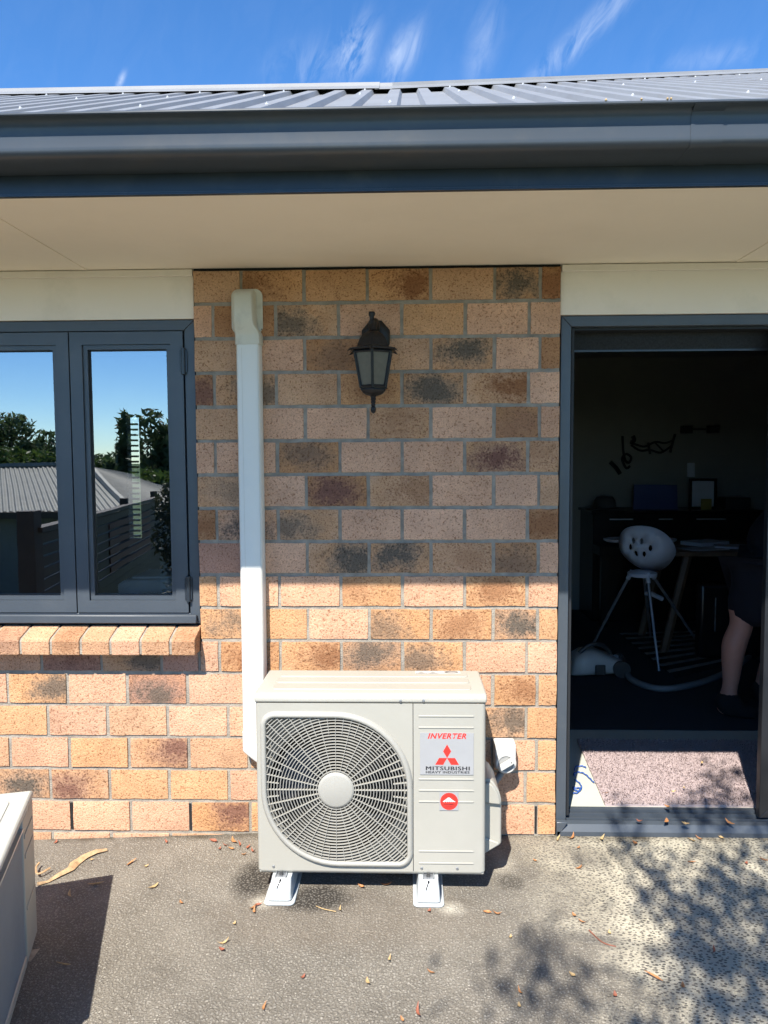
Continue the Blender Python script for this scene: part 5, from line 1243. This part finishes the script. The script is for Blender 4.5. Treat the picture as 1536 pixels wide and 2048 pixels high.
def leaf(px, py, mk_, v, label, group, z=None, ang=None, sc_=1.0):
    q0 = on_z(px, py, 0.0); zz = z if z is not None else ground_z(q0.x)
    q = on_z(px, py, zz)
    o = bpy.data.objects.new('fallen_leaf', LM[mk_][v % 4]); COL.objects.link(o); o.location = (q.x, q.y, zz+.002)
    o.rotation_euler = (random.uniform(-.25, .25), random.uniform(-.15, .15), random.uniform(0, 6.28) if ang is None else ang); q_ = random.uniform(.5, .85); o.scale = (sc_*q_, sc_*q_*random.uniform(.8, 1.2), sc_*q_)
    tag(o, label, 'leaf', group)
CN = {'dry1': 'orange-brown', 'dry2': 'tan', 'dry3': 'dark red-brown'}
LG = 'fallen gum leaves'
LEAVES = [
 (305, 1775, 'dry2', 3, 'right of the old unit shadow tip'), (293, 1735, 'dry2', 2, 'upright above the old unit shadow tip'), (264, 1728, 'dry1', 3, 'between the bark strip and the old unit shadow tip'), (183, 1722, 'dry2', 2, 'just below the bark strip'),
 (364, 1807, 'dry1', 0, 'midway between the old unit shadow and the fan-side block'), (447, 1886, 'dry2', 1, 'pale and alone, below left of the fan-side block'), (443, 1904, 'dry3', 2, 'just below the pale leaf left of centre'), (470, 1850, 'dry2', 2, 'tiny, above the pale leaf left of centre'),
 (723, 1777, 'dry1', 2, 'at the shadow edge under the middle of the outdoor unit'), (773, 1771, 'dry1', 0, 'at the shadow edge near the service-end block'), (860, 1825, 'dry3', 2, 'right in front of the service-end block'), (781, 1922, 'dry2', 1, 'in mid paving below the gap between the blocks'),
 (738, 1967, 'dry2', 0, 'near the bottom, left of two others in mid paving'), (862, 1946, 'dry1', 0, 'upright in mid paving below the service-end block'), (529, 2019, 'dry1', 1, 'upright near the bottom edge left of centre'), (604, 1957, 'dry3', 2, 'tiny, low on the paving left of centre'),
 (838, 2028, 'dry3', 1, 'thin, at the bottom edge near the middle'), (803, 2043, 'dry1', 2, 'cut by the bottom edge near the middle'), (975, 1828, 'dry1', 0, 'left one of the pair right of the service-end block'), (994, 1828, 'dry1', 1, 'right one of the pair right of the service-end block'),
 (1157, 1737, 'dry1', 0, 'on the paving left of the tree shade, below the door corner'), (1070, 1724, 'dry1', 2, 'tiny, right of the valve cover shadow'), (1147, 1834, 'dry1', 2, 'upper one of two beside the thin twig'), (1164, 1845, 'dry1', 0, 'lower one of two beside the thin twig'),
 (1020, 1877, 'dry2', 2, 'tiny, above the small tree shade near the middle'), (1042, 1986, 'dry1', 1, 'in the small tree shade near the bottom'), (1036, 2015, 'dry2', 2, 'tiny, under the small tree shade at the bottom'), (1307, 1958, 'dry1', 3, 'bright and long on the pale paving low at the right'),
 (1363, 1976, 'dry1', 2, 'right of the bright long leaf low at the right'), (1228, 1993, 'dry3', 2, 'left of the bright long leaf low at the right'), (1495, 1729, 'dry3', 0, 'under the right end of the door threshold'), (1383, 1727, 'dry1', 3, 'on pale paving below the middle of the threshold'),
 (1528, 1720, 'dry1', 3, 'at the right edge of the picture below the threshold'), (1145, 1955, 'dry2', 2, 'tiny, between the two tree shadows'), (1425, 1903, 'dry3', 3, 'in the darkest streak of tree shade'), (682, 1822, 'dry2', 1, 'at the end of the dry stem on the wet patch'), (1220, 1868, 'dry2', 2, 'tiny, above the thin twig'),
 (110, 1686, 'dry3', 0, 'against the wall foot above the bark strip'), (331, 1686, 'dry3', 0, 'alone against the wall foot, midway to the outdoor unit'),
 (427, 1685, 'dry3', 0, 'leftmost in the litter by the outdoor unit'), (452, 1692, 'dry3', 1, 'second from the left in the litter by the outdoor unit'), (462, 1700, 'dry1', 0, 'third from the left in the litter by the outdoor unit'), (477, 1690, 'dry3', 3, 'in the middle of the litter by the outdoor unit'), (488, 1711, 'dry1', 2, 'lowest in the litter by the outdoor unit'), (497, 1697, 'dry3', 0, 'second from the right in the litter by the outdoor unit'), (440, 1700, 'dry3', 2, 'lower left in the litter by the outdoor unit'), (508, 1704, 'dry3', 1, 'touching the outdoor unit in the litter'), (470, 1683, 'dry1', 3, 'topmost in the litter by the outdoor unit'),
 (505, 1818, 'dry1', 0, 'left one in the clump by the fan-side block'), (516, 1813, 'dry3', 0, 'upper one in the clump by the fan-side block'), (511, 1824, 'dry1', 1, 'lower one in the clump by the fan-side block'),
 (142, 1790, 'dry2', 3, 'left one at the top of the old unit shadow'), (192, 1772, 'dry2', 3, 'right one at the top of the old unit shadow'), (126, 1933, 'dry2', 3, 'alone low in the old unit shadow'),
 (1118, 1680, 'dry2', 3, 'at the left corner of the door threshold'), (1142, 1678, 'dry1', 1, 'second along the foot of the door threshold'), (1158, 1698, 'dry1', 2, 'a little out from the left end of the threshold'), (1206, 1681, 'dry2', 1, 'third along the foot of the door threshold'), (1270, 1690, 'dry1', 2, 'out from the threshold, left of its middle'), (1383, 1683, 'dry2', 3, 'at the threshold foot right of its middle'), (1398, 1680, 'dry1', 1, 'next right at the threshold foot past its middle'), (1440, 1678, 'dry2', 1, 'rightmost at the threshold foot')]
for px, py, mk_, v, where in LEAVES:
    leaf(px, py, mk_, v, f'{CN[mk_]} dry leaf {where}', LG)
for px, py, mk_, v, where in [(1211, 1588, 'dry1', 0, 'on the mat near its left edge'), (1367, 1578, 'dry2', 2, 'on the mat, right one of the two in its middle'), (1347, 1586, 'dry2', 2, 'on the mat, left one of the two in its middle'), (1335, 1617, 'dry1', 2, 'on the front edge of the mat'), (1402, 1528, 'dry2', 0, 'farthest back on the mat')]:
    leaf(px, py, mk_, v, f'{CN[mk_]} dry leaf {where}', LG, z=FZ+.02)
for px, py, mk_, v, where in [(1330, 1645, 'dry1', 0, 'in the door track, second from the left'), (1278, 1644, 'dry3', 2, 'in the door track, leftmost'), (1460, 1646, 'dry1', 3, 'in the door track near its right end'), (1370, 1651, 'dry2', 2, 'on the lip of the door track at its middle')]:
    leaf(px, py, mk_, v, f'{CN[mk_]} dry leaf {where}', LG, z=.048)
# peeled bark strip at the left
bs = MB(); bp_ = [on_z(x, y, .006) for x, y in ((74, 1752), (95, 1744), (118, 1733), (140, 1722), (150, 1708), (170, 1697), (192, 1690), (214, 1686))]
wds = [.004, .007, .010, .016, .022, .016, .010, .003]; rings = []
for i, p in enumerate(bp_):
    t = (bp_[min(i+1, 7)]-bp_[max(i-1, 0)]).normalized(); s = Vector((-t.y, t.x, 0)); z0 = ground_z(p.x)+.002; hh = random.uniform(.004, .016)
    rings.append([tuple(Vector((p.x, p.y, z0))+s*wds[i]), tuple(Vector((p.x, p.y, z0+hh))+s*wds[i]*.5), tuple(Vector((p.x, p.y, z0+hh*1.2))-s*wds[i]*.2), tuple(Vector((p.x, p.y, z0+hh*.4))-s*wds[i])])
bs.loft(rings); tag(bs.build('bark_strip', M['bark']), 'long curled strip of peeled tan bark on the paving by the old unit', 'bark')
b2 = MB().tube(smooth_path([on_z(x, y, -.018) for x, y in ((78, 1726), (72, 1735), (76, 1748), (100, 1736))], 4), .004, 5); tag(b2.build('bark_curl', M['bark'], smooth=60), 'thin forked bark curl at the corner of the old unit', 'bark')
b3 = MB().tube(smooth_path([on_z(x, y, 0.0) for x, y in ((632, 1812), (648, 1818), (672, 1823))], 4), .0015, 5); tag(b3.build('straw_twig', M['dry2'], smooth=60), 'thin dry stem on the wet patch right of the fan-side block', 'twig')
b4 = MB().tube(smooth_path([on_z(x, y, -.003) for x, y in ((1178, 1860), (1204, 1884), (1232, 1893))], 4), .0018, 5); tag(b4.build('dry_twig', M['dry3'], smooth=60), 'thin brown twig on the pale paving in front of the door', 'twig')
